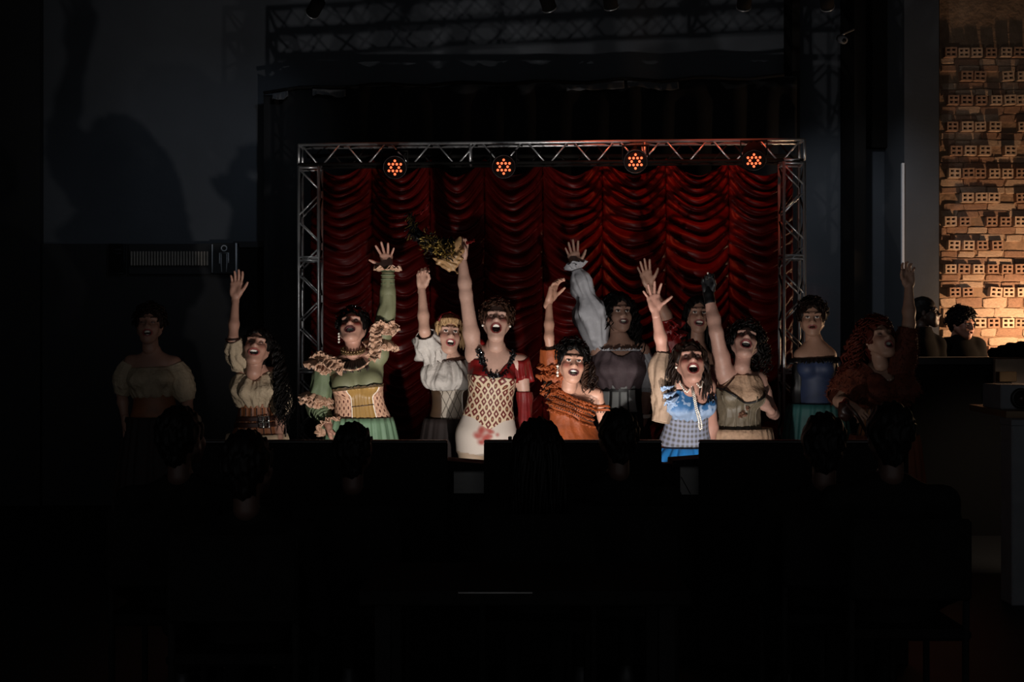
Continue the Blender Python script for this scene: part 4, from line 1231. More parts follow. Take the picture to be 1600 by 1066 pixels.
mat('gold_satin', '#94733f', .42, var=(8, .15), bump=(30, .25, .006))
mat('red_satin', '#7a0f10', .5, var=(10, .2), bump=(50, .3, .006))
mat('red_glove', '#6d1012', .5, var=(30, .15), bump=(180, .4, .004))
mat('orange_cloth', '#8e431a', .6, var=(16, .22), bump=(60, .4, .006))
mat('cream_skirt', '#c4ab8d', .7, var=(10, .1))
mat('brown_corset', '#7c4a2c', .55, var=(14, .2), bump=(70, .3, .005))
mat('blue_skirt', '#1f6fb0', .5, var=(10, .1))
mat('navy_bodice', '#2c3856', .6, var=(14, .2))
mat('teal_skirt', '#2b5a58', .6, var=(10, .2))
mat('grey_panel', '#8f9190', .7, var=(12, .1), bump=(180, .3, .003))
mat('black_corset', '#0c0b0c', .5)
mat('rust_fur', '#5c2713', .8, var=(30, .3))
mat('dark_skirt', '#1f1412', .8, var=(10, .2))
mat('wine_skirt', '#3a0d10', .7, var=(10, .2))
mat('gold_tinsel', '#a58a4c', .25, metal=.85)
mat('gold_cloth', '#b08a60', .42, var=(20, .2), bump=(30, .4, .008))

def neckline(x, k=1.0): return math.cos(math.radians(x))

# ---- lead in red and brocade
E = person('woman in a red bodice and cream brocade corset, arm raised high, mouth wide open', 6.85, (761, 675), (774, 546), (776, 501, -.03), yaw=4, pitch=16, roll=2, m=.034, mw=.024,
    arms=[dict(side='l', sh=(741, 553), el=(728, 461), wr=(722.5, 405), tip=(724, 370), hand='grip', thumb=1, palm=(-.6, -.8, 0), w=1.08),
          dict(side='r', sh=(813, 566), el=(820, 622, .02), wr=(821, 676, -.04), tip=(819, 705, -.06), hand='relaxed', thumb=-1, palm=(-1, 0, 0))],
    skin='#c29880', wf=1.06, bust=1.02, blush=.8, makeup=.35, lips=(.17, .025, .022), brow=(.012, .008, .006))
stain = px(762, 682, 6.7)
def legcol(V):
    C = np.tile(np.array(lin('#b5aaa0')), (len(V), 1))
    C[V[:, 2] < px(0, 712, 6.75)[2] - .02 * np.sin((V[:, 0] + .2) * 12)] = lin('#9c8874')
    g = np.random.default_rng(5)
    for q in range(26):
        c = stain + np.array([g.normal() * .035, 0, g.normal() * .028 - .002]); rr = g.uniform(.010, .026)
        d = np.sqrt((V[:, 0] - c[0]) ** 2 + (V[:, 2] - c[2]) ** 2) / rr
        w = np.where(V[:, 1] < E.P[1], np.clip(1.25 - d, 0, 1) * .8, 0)[:, None]; C = C * (1 - w) + np.array((.26, .022, .012)) * w
    return C
fitted(E, 'leggings', [p for p in E.tprims if p['tag'] == 'torso'] + [p for p in E.gprims if p['tag'] == 'leg'], .006, MATS['cloth_attr'], res=.007,
    clip=lambda P: np.maximum(((P - E.P) @ E.w) / E.s + .87 - 1.0, .12 - P[..., 2]), colf=legcol)
wrap(E, 'corset', lambda a: .955 - .055 * max(0, math.cos(math.radians(a))) ** 5 + .012 * abs(math.sin(math.radians(a))), 1.235, .012, MATS['brocade'], nth=120, nz=40)
wrap(E, 'bodice', 1.215, lambda a: 1.335 - .10 * math.exp(-(a / 30) ** 2), .010, MATS['red_satin'], wr=wrinkle(14, .005, 2), nz=24)
nk, _ = torso_path(E, [(-66, 1.40), (-54, 1.36), (-36, 1.30), (-17, 1.25), (2, 1.230), (22, 1.25), (42, 1.30), (58, 1.36), (70, 1.40)], .008)
sq = sequins(E, 'sequin_garland', nk, .0075, .010, MATS['sequin_black'], 290, 3, kind='stuff')
sequins(E, 'sequin', nk, .009, .008, MATS['sequin_silver'], 46, 8, parent=sq, kind='stuff')
SH, EL, WR = E.arm['r']
base = np.array([SH + np.array([math.sin(t) * .05 + .002, -math.cos(t) * .055, .02 - .012 * math.cos(t * 2)]) for t in np.linspace(-1.9, 2.0, 40)])
ruffle(E, 'draped_sleeve', base, np.tile(unit((.12, -.05, -1)), (40, 1)), .13, .012, 4, MATS['red_satin'], seed=4)
SHl = E.arm['l'][0]
V, Fc = sdf_mesh([p_ell(SHl + np.array([.035, .02, .03]), (.035, .04, .075), R=rot('Y', -.2), k=.02)], .007, noise=lambda P: .006 * np.sin(P[..., 2] * 90 + 2 * np.sin(P[..., 0] * 80)))
mk('shoulder_puff', V, Fc, MATS['red_satin'], E.root)
ax_ = unit(WR - EL); gl = fitted(E, 'long_glove', [p_cone(SH, EL, .047, .040, k=.02), p_cone(EL, WR, .040, .029, k=.02), p_cone(WR, WR + ax_ * .1, .030, .026, k=.02)], .006, MATS['red_glove'],
    clip=lambda P: P[..., 2] - (px(0, 612, 6.85)[2]), res=.006, noise=lambda P: .002 * np.sin(np.arctan2(P[..., 1] - EL[1], P[..., 0] - EL[0]) * 14))
h = hair_cap(E, MATS['hair_brown'], .013, cut=(.072, .086, .116), cutc=(0, -.110, -.024), low=-.03)
curls(E, h, 'curls', scalp(230, 5, .0, -.42), MATS['hair_brown'], (.013, .024), .006, 1)
for s in (-1, 1):
    m = MB(); m.ball(hl(E, (s * .082, -.008, -.036)), .0075, 5); m.build('earring', 'pearl', E.root)

# ---- held bundle of gold cloth and tinsel
bo = px(700, 395, 6.75)
hb_ = empty('cloth_bundle', bo, 'crumpled gold cloth with black and gold tinsel held up in the raised fist', 'cloth bundle')
Rb = rot('Y', math.radians(-28))
V, Fc = sdf_mesh([p_ell(px(706, 403, 6.74), (.070, .045, .060), R=Rb, k=.03), p_ell(px(695, 412, 6.74), (.075, .035, .028), R=rot('Y', .45), k=.02), p_cone(px(706, 418, 6.73), px(716, 428, 6.7), .022, .006, k=.02), p_cone(px(712, 384, 6.74), px(719, 372, 6.74), .030, .012, k=.02), p_ell(px(720, 390, 6.76), (.02, .03, .035), k=.02)], .006,
    noise=lambda P: .009 * np.abs(np.sin(P[..., 0] * 38 + P[..., 2] * 30 + 3 * np.sin(P[..., 2] * 30))) - .004 + .004 * np.sin(P[..., 2] * 120 + 3 * np.sin(P[..., 0] * 50)))
mk('gold_cloth', V, Fc, MATS['gold_cloth'], hb_)
V, Fc = sdf_mesh([p_ell(px(680, 385, 6.76), (.09, .05, .050), R=rot('Y', .35), k=.03), p_ell(px(655, 372, 6.78), (.06, .04, .03), R=rot('Y', .5), k=.03), p_ell(px(700, 378, 6.76), (.06, .04, .03), k=.02)], .007,
    noise=lambda P: .007 * np.sin(P[..., 0] * 120 + 3 * np.sin(P[..., 2] * 80)))
mk('black_lining', V, Fc, MATS['black_satin'], hb_)
g = np.random.default_rng(11); m = MB(); m2 = MB(); m3 = MB()
for i in range(260):
    a_ = g.random(); c = px(664 + 46 * a_ + g.normal() * 4, 377 + 20 * a_ + g.normal() * 7, 6.70 + g.normal() * .02)
    d = unit(g.normal(size=3) + np.array([-.8, -.3, .25])) * g.uniform(.02, .05); q = np.linspace(0, 1, 5)[:, None]
    bend = unit(np.cross(d, g.normal(size=3))) * .008
    V, Fc = tube(c + d * q + bend * np.sin(q * 3.1), np.array([.002, .0045, .0045, .003, .001]), 4); (m if i % 3 else m2).add(V, Fc)
for i in range(90):
    t = g.random(); c = px(640 + 8 * math.sin(t * 3) + g.normal() * 3, 330 + 36 * t + g.normal() * 2, 6.78); d = unit(np.array([-.3, -.3, -.9]) + g.normal(size=3) * .3) * g.uniform(.03, .06); q = np.linspace(0, 1, 5)[:, None]
    V, Fc = tube(c + d * q, np.array([.001, .0025, .003, .002, .0008]), 4); (m if i % 3 == 0 else m2).add(V, Fc)
m.build('gold_tinsel', 'gold_tinsel', hb_, kind='stuff'); m2.build('black_tinsel', 'sequin_black', hb_, kind='stuff')
for c, d in (((728, 377), (741, 372)), ((656, 330), (670, 318)), ((661, 366), (668, 356))):
    P_ = np.array([px(c[0] + (d[0]-c[0])*t, c[1] + (d[1]-c[1])*t + 2*math.sin(t*3), 6.76) for t in np.linspace(0, 1, 16)])
    V, Fc = ruffle_mesh(P_, np.tile((0, -.4, -.9), (16, 1)), .022, .006, 2, seed=c[0]); mk('red_ribbon', V, Fc, MATS['red_satin'], hb_, thick=.003)
P_ = np.array([px(640, 345, 6.80), px(650, 362, 6.80), px(668, 374, 6.79), px(690, 382, 6.78)])
V, Fc = tube(smooth_path(P_, 20), np.linspace(.022, .03, 20), 10); mk('black_tail', V, Fc, MATS['black_satin'], hb_)

# ---- woman in green with ruffles
Cc = person('woman in green with pink ruffles and a gold fronted corset, face tilted up', 6.95, (566, 672), (554, 553), (551, 513, -.05), yaw=6, pitch=30, roll=-3, m=.016, mw=.023,
    arms=[dict(side='r', sh=(592, 553), el=(606, 474), wr=(606, 421), tip=(602, 385), hand='splay', thumb=-1, w=1.15),
          dict(side='l', sh=(508, 576), el=(497, 632, .0), wr=(513, 664, -.10), tip=(521, 690, -.13), hand='relaxed', thumb=1, palm=(1, -.2, 0), w=1.1)],
    skin='#b58369', wf=1.22, df=1.2, bust=1.45, blush=1.0, makeup=.9, lips=(.06, .012, .015))
fitted(Cc, 'dress_top', [p for p in Cc.tprims if p['tag'] == 'torso'] + Cc.aprims[:5], .006, MATS['green_knit'], res=.008,
    clip=lambda P: np.maximum(np.minimum(((P - Cc.P) @ Cc.w) / Cc.s + .87 - 1.318, Cc.arm['r'][0][0] - .055 - P[..., 0]), 1.10 - (((P - Cc.P) @ Cc.w) / Cc.s + .87)))
zlow = lambda a: .925 - .03 * math.exp(-(a / 40) ** 2) + .01 * abs(a) / 180
co = wrap(Cc, 'corset', zlow, 1.165, .014, MATS['pink_brocade'], nth=120, nz=36)
wrap(Cc, 'front_panel', lambda a: zlow(a) - .004, 1.168, .021, MATS['gold_satin'], th=(-22, 42), nth=30, nz=30, parent=co, wr=lambda T, H, q: .0025 * np.sin(T * 34))
for a in (-22, 42):
    p, _ = torso_path(Cc, [(a, 1.165), (a, 1.08), (a, 1.0), (a, zlow(a))], .022, 20); m = MB(); m.tube(p, .0035, 6); m.build('seam', 'pearl', co)
p, _ = torso_path(Cc, [(q, 1.045) for q in (-22, 0, 20, 42)], .024, 20); m = MB(); m.tube(p, .003, 6); m.build('waist_cord', 'leather', co)
p, dd = torso_path(Cc, [(q, 1.165) for q in range(-70, 91, 16)], .016, 60); ruffle(Cc, 'lace_edge', p, np.tile(unit((0, -.5, .5)), (60, 1)), .022, .005, 16, mat('brown_lace', '#4a3a24', .6, var=(60, .4)), parent=co)
skirt(Cc, 'skirt', .96, .05, .19, .34, MATS['green_skirt'], pleats=26, amp=.075, seed=3)
SH, EL, WR = Cc.arm['r']
sleeve(Cc, 'raised_sleeve', [SH + (EL-SH)*.15, SH + (EL-SH)*.7, EL, EL + (WR-EL)*.5, WR - (WR-EL)*.08], [.056, .060, .060, .050, .046, .040, .036], MATS['green_knit'], folds=7, amp=.05, seed=2)
rings = [EL + (WR-EL)*t for t in np.linspace(.45, .95, 9)]
for i, c in enumerate(rings[::2]):
    V, Fc = tube([c + (np.cos(t)*np.array([1, 0, 0]) + np.sin(t)*np.array([0, 1, 0]))*.041 for t in np.linspace(0, 6.283, 25)], .0035, 5, False); mk('smocking', V, Fc, MATS['green_cloth'], Cc.root)
ring_ruffle(Cc, 'wrist_ruffle', WR - (WR-EL)*.04, (WR - EL), .034, .045, .012, 9, MATS['ruffle_satin'], flare=1.6, layers=2, seed=4, tilt=.5)
SHl, ELl, WRl = Cc.arm['l']
sleeve(Cc, 'hanging_sleeve', [SHl, (SHl+ELl)/2, ELl, ELl + (WRl-ELl)*.3], [.064, .070, .074, .078], MATS['green_cloth'], folds=9, amp=.07, seed=7)
sleeve(Cc, 'lower_sleeve', [ELl, ELl + (WRl-ELl)*.5, WRl], [.058, .052, .044, .038], MATS['green_cloth'], folds=6, amp=.06, seed=9)
for t in np.linspace(.25, .9, 6):
    c = ELl + (WRl-ELl)*t; ax_ = unit(WRl-ELl); a_ = unit(np.cross(ax_, (0, 1, .1))); b_ = np.cross(ax_, a_)
    V, Fc = tube([c + (math.cos(q)*a_ + math.sin(q)*b_)*(.056 - .014*t) for q in np.linspace(0, 6.283, 25)], .0045, 5, False); mk('smocking', V, Fc, MATS['green_cloth'], Cc.root)
ring_ruffle(Cc, 'elbow_ruffle', ELl + np.array([0, 0, .07]), ELl - SHl, .062, .055, .014, 11, MATS['ruffle_satin'], flare=.8, layers=3, seed=14)
ring_ruffle(Cc, 'elbow_ruffle', ELl + np.array([0, 0, .035]), ELl - SHl, .068, .05, .014, 12, MATS['ruffle_satin'], flare=.8, layers=2, seed=24)
ring_ruffle(Cc, 'wrist_ruffle', WRl - (WRl-ELl)*.12, WRl - ELl, .036, .055, .013, 8, MATS['ruffle_satin'], flare=1.0, layers=3, seed=34)
# collar of ruffles: left shoulder, breast, raised shoulder
col_px = [(487, 566, .02), (498, 556, -.06), (516, 562, -.14), (536, 572, -.20), (553, 574, -.22), (570, 566, -.21), (583, 548, -.15), (584, 522, -.11), (592, 508, -.08), (607, 512, -.06), (618, 505, -.02)]
cp = smooth_path([px(a, b, 6.95 + c) for a, b, c in col_px], 200)
tdir = np.gradient(cp, axis=0); tdir /= np.linalg.norm(tdir, axis=1)[:, None]; side = np.cross(tdir, np.array([0, -1., 0])); side /= np.linalg.norm(side, axis=1)[:, None]
side = np.where((side[:, 2:3] > .3), -side, side)
for i0, i1, wv in ((0, 62, 8), (108, 200, 13)):
    ruffle(Cc, 'collar_ruffle', cp[i0:i1], side[i0:i1] * .9 + np.array([0, -.30, 0]), .042, .013, wv, MATS['ruffle_satin'], layers=3, seed=50 + i0, J=7)
    ruffle(Cc, 'collar_ruffle', cp[i0:i1] + side[i0:i1] * .006, -side[i0:i1] * .75 + np.array([0, -.45, .0]), .034, .012, wv * .9, MATS['ruffle_satin'], layers=2, seed=60 + i0)
ruffle(Cc, 'scalloped_edge', cp[58:114] + side[58:114] * .012, side[58:114] * .9 + np.array([0, -.2, 0]), .010, .006, 6, MATS['ruffle_satin'], seed=65)
ring_ruffle(Cc, 'shoulder_ruffle', SH + (EL-SH)*.30, SH - EL, .060, .06, .017, 12, MATS['ruffle_satin'], flare=.9, layers=3, seed=70)
ring_ruffle(Cc, 'shoulder_ruffle', SHl + np.array([-.01, 0, .035]), (-.35, 0, -1), .056, .06, .016, 12, MATS['ruffle_satin'], flare=1.0, layers=3, seed=80)
# dark frill inside the collar and a beaded choker
p, dd = torso_path(Cc, [(q, 1.40 - .03 * math.cos(math.radians(q))) for q in range(-48, 33, 8)], .01, 80)
ruffle(Cc, 'inner_frill', p, dd * .8 + np.array([0, 0, -.75]), .085, .010, 16, mat('dark_frill', '#241a12', .6), seed=3)
nb_ = hl(Cc, (0, .03, -.115))
ring = [nb_ + np.array([.068*math.sin(t), -.066*math.cos(t) - .01, -.018*math.cos(t) - .012]) for t in np.linspace(-2.2, 2.2, 40)]
beads(Cc, 'choker', ring, .0085, MATS['gold_metal']); beads(Cc, 'choker', [p + np.array([0, -.004, -.014]) for p in ring], .007, MATS['gold_metal'], n=34)
for s in (-1,):
    beads(Cc, 'earring', [hl(Cc, (s * .082, -.004, -.036)) + np.array([0, 0, -.05 * t]) for t in (0, .5, 1)], .007, MATS['pearl'], n=4)
h = hair_cap(Cc, MATS['hair_black'], .014, cut=(.072, .086, .114), cutc=(0, -.110, -.026), low=-.04, more=[p_ell((0, .05, .12), (.06, .06, .05), k=.03)])
curls(Cc, h, 'curls', [p for p in scalp(150, 9, .03, -.3, .016) if p[1] > -.03], MATS['hair_black'], (.014, .024), .006, 2)
sequins(Cc, 'hair_ornament', [hl(Cc, (-.075, -.02, .065)), hl(Cc, (0, -.05, .125)), hl(Cc, (.075, -.02, .07))], .006, .005, MATS['sequin_silver'], 14, 2, parent=h)

# ---- blonde bob, white blouse
D = person('woman with a blonde bob and white puffed blouse, fist raised', 7.2, (706, 670, .05), (703, 556), (700, 522, -.03), yaw=14, pitch=8, hyaw=14, roll=4, m=.018, mw=.021,
    arms=[dict(side='l', sh=(679, 566), el=(663, 517, -.16), wr=(659, 449, -.10), tip=(661, 415, -.1), hand='fist', thumb=1, palm=(.3, -1, 0)),
          dict(side='r', sh=(729, 572, .02), el=(735, 628, .08), wr=(728, 670, .0), tip=(726, 695, 0), hand='relaxed', thumb=-1, palm=(-1, 0, 0))],
    skin='#b58a70', wf=.95, blush=.45, makeup=.5, lips=(.25, .05, .05), eyes='open')
SH, EL, WR = D.arm['l']
wrap(D, 'blouse', 1.175, lambda a: 1.385, lambda T, H, q: .014 + .042 * np.sin(np.clip(q, 0, 1) ** 1.3 * 3.14) ** .6 + .022 * (1 - q), MATS['white_blouse'], wr=wrinkle(15, .026, 3, 1.1), nth=130, nz=34)
sleeve(D, 'raised_sleeve', [SH + np.array([.035, .02, .0]), SH + (EL-SH)*.45, EL + (SH-EL)*.10 + np.array([0, 0, .0])], [.055, .088, .098, .092, .056], MATS['white_blouse'], folds=9, amp=.20, seed=3)
SHr, ELr, WRr = D.arm['r']
sleeve(D, 'hanging_sleeve', [SHr + np.array([-.02, 0, .02]), (SHr+ELr)/2, ELr], [.055, .085, .090, .075, .045], MATS['white_blouse'], folds=9, amp=.17, seed=5)
co = wrap(D, 'corset', lambda a: .915 - .04 * math.exp(-(a / 35) ** 2), 1.205, .012, MATS['lattice'], nth=100, nz=30)
wrap(D, 'side_panel', .93, 1.20, .016, mat('brown_side', '#43301f', .65, var=(12, .2)), th=(34, 100), nth=20, nz=16, parent=co)
wrap(D, 'side_panel', .93, 1.20, .016, MATS['brown_side'], th=(-100, -46), nth=20, nz=16, parent=co)
p, _ = torso_path(D, [(32, 1.20), (33, 1.06), (33, .99), (33, .92)], .02, 20); m = MB(); m.tube(p, .004, 6); m.build('seam', 'pearl', co)
skirt(D, 'skirt', .95, .05, .17, .29, MATS['dark_skirt'], pleats=18, amp=.05, seed=5)
p, dd = torso_path(D, [(q, 1.385) for q in range(-90, 91, 15)], .02, 70); m = MB(); m.tube(p, .006, 6); m.build('neck_trim', 'leather', D.root)
h = hair_cap(D, MATS['hair_blonde'], .013, cut=(.055, .075, .092), cutc=(0, -.100, -.030), low=-.05)
roots = [np.array([s * .080, y, .045 + z]) for s in (-1, 1) for y in np.linspace(-.068, .075, 17) for z in (0, .02)] + [np.array([x, .10, .03]) for x in np.linspace(-.06, .06, 14)]
locks(D, h, 'bob', roots, .135, MATS['hair_blonde'], curl=.003, turns=.6, r=.0095, out=.012, seed=2)
fr_ = [np.array([x, -.082 + .25 * x * x / .06, .088 - 2.0 * x * x]) for x in np.linspace(-.055, .055, 24)]
locks(D, h, 'fringe', fr_, .045, MATS['hair_blonde'], curl=.002, turns=.5, r=.006, out=.012, seed=4)
m = MB(); m.tube([hl(D, (s, -.035, z)) for s, z in ((-.078, .06), (-.05, .112), (0, .132), (.05, .112), (.078, .06))], .008, 8); m.build('hair_band', 'red_satin', h)

# ---- woman with long dark hair and belts
Bb = person('woman with long curly dark hair, cream blouse and brown belted corset, laughing', 7.0, (402, 682), (400, 574), (401, 543, -.05), yaw=6, pitch=22, roll=6, hyaw=6, m=.018, mw=.026,
    arms=[dict(side='l', sh=(380, 577), el=(364, 530, -.10), wr=(368, 464, -.05), tip=(371, 430, -.06), hand='close', thumb=1, hsz=1.02),
          dict(side='r', sh=(428, 585), el=(438, 645, .02), wr=(436, 690, -.06), tip=(434, 720, -.1), hand='relaxed', thumb=-1, palm=(-1, 0, 0))],
    skin='#ad7d63', wf=.98, blush=.4, makeup=.35, lips=(.28, .07, .06))
SH, EL, WR = Bb.arm['l']
wrap(Bb, 'blouse', 1.10, lambda a: 1.365 - .06 * math.exp(-(a / 30) ** 2), lambda T, H, q: .012 + .035 * np.sin(np.clip(q, 0, 1) * 3.14) ** .7, MATS['cream_blouse'], wr=wrinkle(19, .022, 8, .7), nth=130, nz=34)
sleeve(Bb, 'raised_sleeve', [SH + np.array([.03, .02, -.01]), SH + (EL-SH)*.5, EL + (SH-EL)*.02], [.055, .078, .078, .070, .045], MATS['cream_blouse'], folds=10, amp=.16, seed=13)
m = MB(); c = EL; m.tube([c + np.array([.043*math.cos(t), .043*math.sin(t), .006*math.sin(t)]) for t in np.linspace(0, 6.283, 25)], .005, 6, False); m.build('sleeve_band', 'leather', Bb.root)
SHr, ELr, WRr = Bb.arm['r']
sleeve(Bb, 'hanging_sleeve', [SHr + np.array([-.02, 0, .02]), (SHr+ELr)/2 + np.array([.01, 0, 0]), ELr + (WRr-ELr)*.05], [.05, .062, .072, .078, .050], MATS['cream_blouse'], folds=9, amp=.08, seed=15)
co = wrap(Bb, 'corset', .86, 1.125, .012, MATS['brown_corset'], nth=110, nz=30, wr=lambda T, H, q: .003 * np.sin(T * 15))
for q in range(-60, 80, 22):
    p, _ = torso_path(Bb, [(q, 1.095), (q, 1.03), (q, .95), (q, .865)], .017, 20); m = MB(); m.tube(p, .0035, 6); m.build('boning', 'leather', co)
for hz_, w_ in ((1.012, .018), (.965, .018)):
    bt = wrap(Bb, 'belt', hz_ - w_, hz_ + w_, .020, MATS['leather'], nth=80, nz=6, thick=.006)
    p, _ = torso_path(Bb, [(14, hz_), (20, hz_), (26, hz_)], .03, 5); c = p[2]
    m = MB()
    for (x, z) in ((.0, 0), (.035, 0)): m.tube([c + np.array([x - .014, -.004, -.016]), c + np.array([x + .014, -.004, -.016]), c + np.array([x + .014, -.004, .016]), c + np.array([x - .014, -.004, .016]), c + np.array([x - .014, -.004, -.016])], .0042, 6)
    m.build('buckle', 'steel_buckle', bt)
skirt(Bb, 'skirt', .89, .05, .18, .29, MATS['cream_skirt'], pleats=20, amp=.06, seed=6)
h = hair_cap(Bb, MATS['hair_black'], .014, cut=(.070, .082, .112), cutc=(-.004, -.107, -.028), low=-.09)
roots = [p for p in scalp(420, 3, -.02, -.30) if p[1] > .0 and p[0] > -.035]
locks(Bb, h, 'long_curls', roots, .40, MATS['hair_black'], curl=.016, turns=4.5, r=.0065, out=.03, seg=26, grav=(.10, -.10, -1), fan=.16, seed=7)
fl = [np.array([.072 + .03*g.random(), -.01 + .05*g.random(), -.01 + .08*g.random()]) for _ in range(110)]
locks(Bb, h, 'front_curls', fl, .44, MATS['hair_black'], curl=.018, turns=5, r=.0065, out=.04, seg=26, grav=(.0, -.34, -1), fan=.16, seed=8)

# ---- woman in orange
Ff = person('woman in an orange one shoulder ruffled dress, hand raised beside her head', 6.70, (893, 690), (893, 602), (893, 566, -.08), yaw=4, pitch=4, hyaw=6, roll=4, m=.010, mw=.022,
    arms=[dict(side='l', sh=(866, 592), el=(858, 527, -.06), wr=(858, 470, .0), tip=(868, 438, .0), hand='relaxed', thumb=1, palm=(.9, -.5, 0), w=1.12),
          dict(side='r', sh=(932, 617), el=(944, 668, .05), wr=(938, 715, -.05), tip=(936, 740, -.1), hand='relaxed', thumb=-1, palm=(-1, 0, 0), w=1.12)],
    skin='#b98668', wf=1.26, df=1.15, bust=1.25, blush=.7, makeup=.25, lips=(.07, .012, .015), eyes='open', hs=.98)
def topF(a): return 1.305 - .085 * math.sin(math.radians(max(-90, min(90, a))))
dr = wrap(Ff, 'dress', lambda a: .80 - .06 * math.sin(math.radians(a)) * (1 if abs(a) < 90 else 0), topF, lambda T, H, q: .016 + .030 * (1 - q), MATS['orange_cloth'], wr=wrinkle(9, .006, 5, 1.0), nth=130, nz=44)
for k, dz in enumerate((.0, -.035, -.075, -.125, -.19)):
    p, dd = torso_path(Ff, [(q, topF(q) + dz) for q in range(-86, 87, 14)], .030, 120)
    ruffle(Ff, 'dress_ruffle', p, dd * .55 + np.array([0, -.1, -.8]), .020, .006, 24, MATS['orange_cloth'], layers=1, seed=90 + k, parent=dr)
    if k in (1, 2, 3):
        p2 = p + np.array([0, -.012, -.020]); beads(Ff, 'dark_trim', p2, .0045, MATS['black_corset'], parent=dr, n=30)
SH, EL, WR = Ff.arm['l']
sleeve(Ff, 'shoulder_cap', [SH + np.array([.02, .01, -.03]), SH + (EL-SH)*.3, SH + (EL-SH)*.75], [.070, .078, .072, .058], MATS['orange_cloth'], folds=8, amp=.06, seed=33, parent=dr)
for k in range(5):
    ring_ruffle(Ff, 'shoulder_ruffle', SH + (EL-SH)*(.42 - .15*k) + np.array([-.006 + .006*(k % 2), -.012, 0]), SH - EL + np.array([.05*math.sin(k*2.3), -.05 + .04*math.cos(k*1.7), 0]), .048 + .005*(k % 3), .034, .017, 11, MATS['orange_cloth'], flare=1.0, layers=2, seed=100 + 7*k, parent=dr)
skirt(Ff, 'skirt', .86, .05, .23, .29, MATS['cream_skirt'], pleats=20, amp=.04, seed=8, off=-.01)
wrap(Ff, 'overskirt', lambda a: .66 + .0011 * -a if abs(a) < 90 else .7, .83, lambda T, H, q: .05 + .06 * (1 - q), MATS['orange_cloth'], wr=wrinkle(10, .008, 6, 1.0), nth=110, nz=20, parent=dr)
h = hair_cap(Ff, MATS['hair_black'], .016, cut=(.070, .084, .112), cutc=(-.004, -.108, -.022), low=-.09)
curls(Ff, h, 'curls', [p for p in scalp(170, 19, .0, -.42, .016) if p[1] > -.045], MATS['hair_black'], (.014, .024), .007, 3)
roots = [p for p in scalp(220, 13, -.03, -.30) if p[1] > .02 and abs(p[0]) > .02]
locks(Ff, h, 'side_curls', roots, .20, MATS['hair_dark'], curl=.014, turns=3.5, r=.007, out=.03, seg=18, fan=.25, seed=17)
fl = [np.array([.068, -.02 + .05*g.random(), .0 + .04*g.random()]) for _ in range(26)]
locks(Ff, h, 'front_curls', fl, .17, MATS['hair_brown'], curl=.014, turns=3, r=.006, out=.02, seg=18, grav=(-.10, -.42, -1), seed=18)
m = MB(); q = np.linspace(0, 4.2 * 3.1416, 30); c0 = np.array([-.026, -.086, .074])
V, Fc = tube([hl(Ff, c0 + np.array([(.004 + .0006*i) * math.cos(t), -.004, (.004 + .0006*i) * math.sin(t)])) for i, t in enumerate(q[:22])], .003, 5); m.add(V, Fc); m.build('forehead_curl', 'hair_black', h)
for s in (-1, 1):
    beads(Ff, 'earring', [hl(Ff, (s * .084, -.012, -.030)) + np.array([0, -.004, -.055 * t]) for t in (0, .5, 1)], .0085, MATS['pearl'], n=4)

# ---- tall performer in a poet blouse behind
Gg = person('tall performer behind in a grey poet blouse and black corset with pale panels', 7.65, (968, 665), (968, 532), (966, 489, -.02), yaw=0, pitch=4, hyaw=14, m=.006, mw=.022, floor=.0,
    arms=[dict(side='l', sh=(934, 546), el=(918, 472, -.06), wr=(900, 418, -.04), tip=(891, 375, -.05), hand='open', thumb=1, hsz=1.08),
          dict(side='r', sh=(1002, 548), el=(1013, 606, .02), wr=(1004, 660, -.06), tip=(1000, 690, -.08), hand='relaxed', thumb=-1, palm=(-1, 0, 0))],
    skin='#a07860', wf=.98, df=.98, bust=.85, blush=.0, makeup=.7, lips=(.10, .03, .03), hs=1.06, eyes='open')
SH, EL, WR = Gg.arm['l']
wrap(Gg, 'blouse', 1.10, lambda a: 1.36 - .05 * math.exp(-(a / 40) ** 2), lambda T, H, q: .012 + .035 * np.sin(np.clip(q, 0, 1) * 3.14) ** .7, mat('shaded_blouse', '#57484c', .75, var=(14, .15), bump=(80, .4, .006)), wr=wrinkle(15, .009, 12, .8), nth=130, nz=30)  # dark body colour stands in for shadow on the pale blouse
sleeve(Gg, 'raised_sleeve', [SH + np.array([.02, .02, -.04]), SH + (EL-SH)*.55, EL, EL + (WR-EL)*.55, WR - (WR-EL)*.08], [.06, .085, .125, .115, .058, .080, .070, .034], MATS['poet_blouse'], folds=9, amp=.16, seed=21, n=56)
ring_ruffle(Gg, 'wrist_frill', WR - (WR-EL)*.06, WR - EL, .033, .055, .013, 7, MATS['poet_blouse'], flare=1.1, layers=2, seed=44)
SHr, ELr, WRr = Gg.arm['r']
sleeve(Gg, 'hanging_sleeve', [SHr + np.array([-.02, 0, .03]), (SHr+ELr)/2 + np.array([.01, 0, 0]), ELr, ELr + (WRr-ELr)*.2], [.05, .075, .09, .09, .045], MATS['poet_blouse'], folds=14, amp=.14, seed=25)
p, dd = torso_path(Gg, [(q, 1.345) for q in range(-56, 57, 14)], .03, 90); ruffle(Gg, 'neck_frill', p, dd * .5 + np.array([0, -.1, .4]), .03, .009, 15, MATS['poet_blouse'], layers=1, seed=5)
co = wrap(Gg, 'corset', lambda a: .945 - .02 * math.exp(-(a / 40) ** 2), 1.17, .016, MATS['black_corset'], nth=100, nz=24)
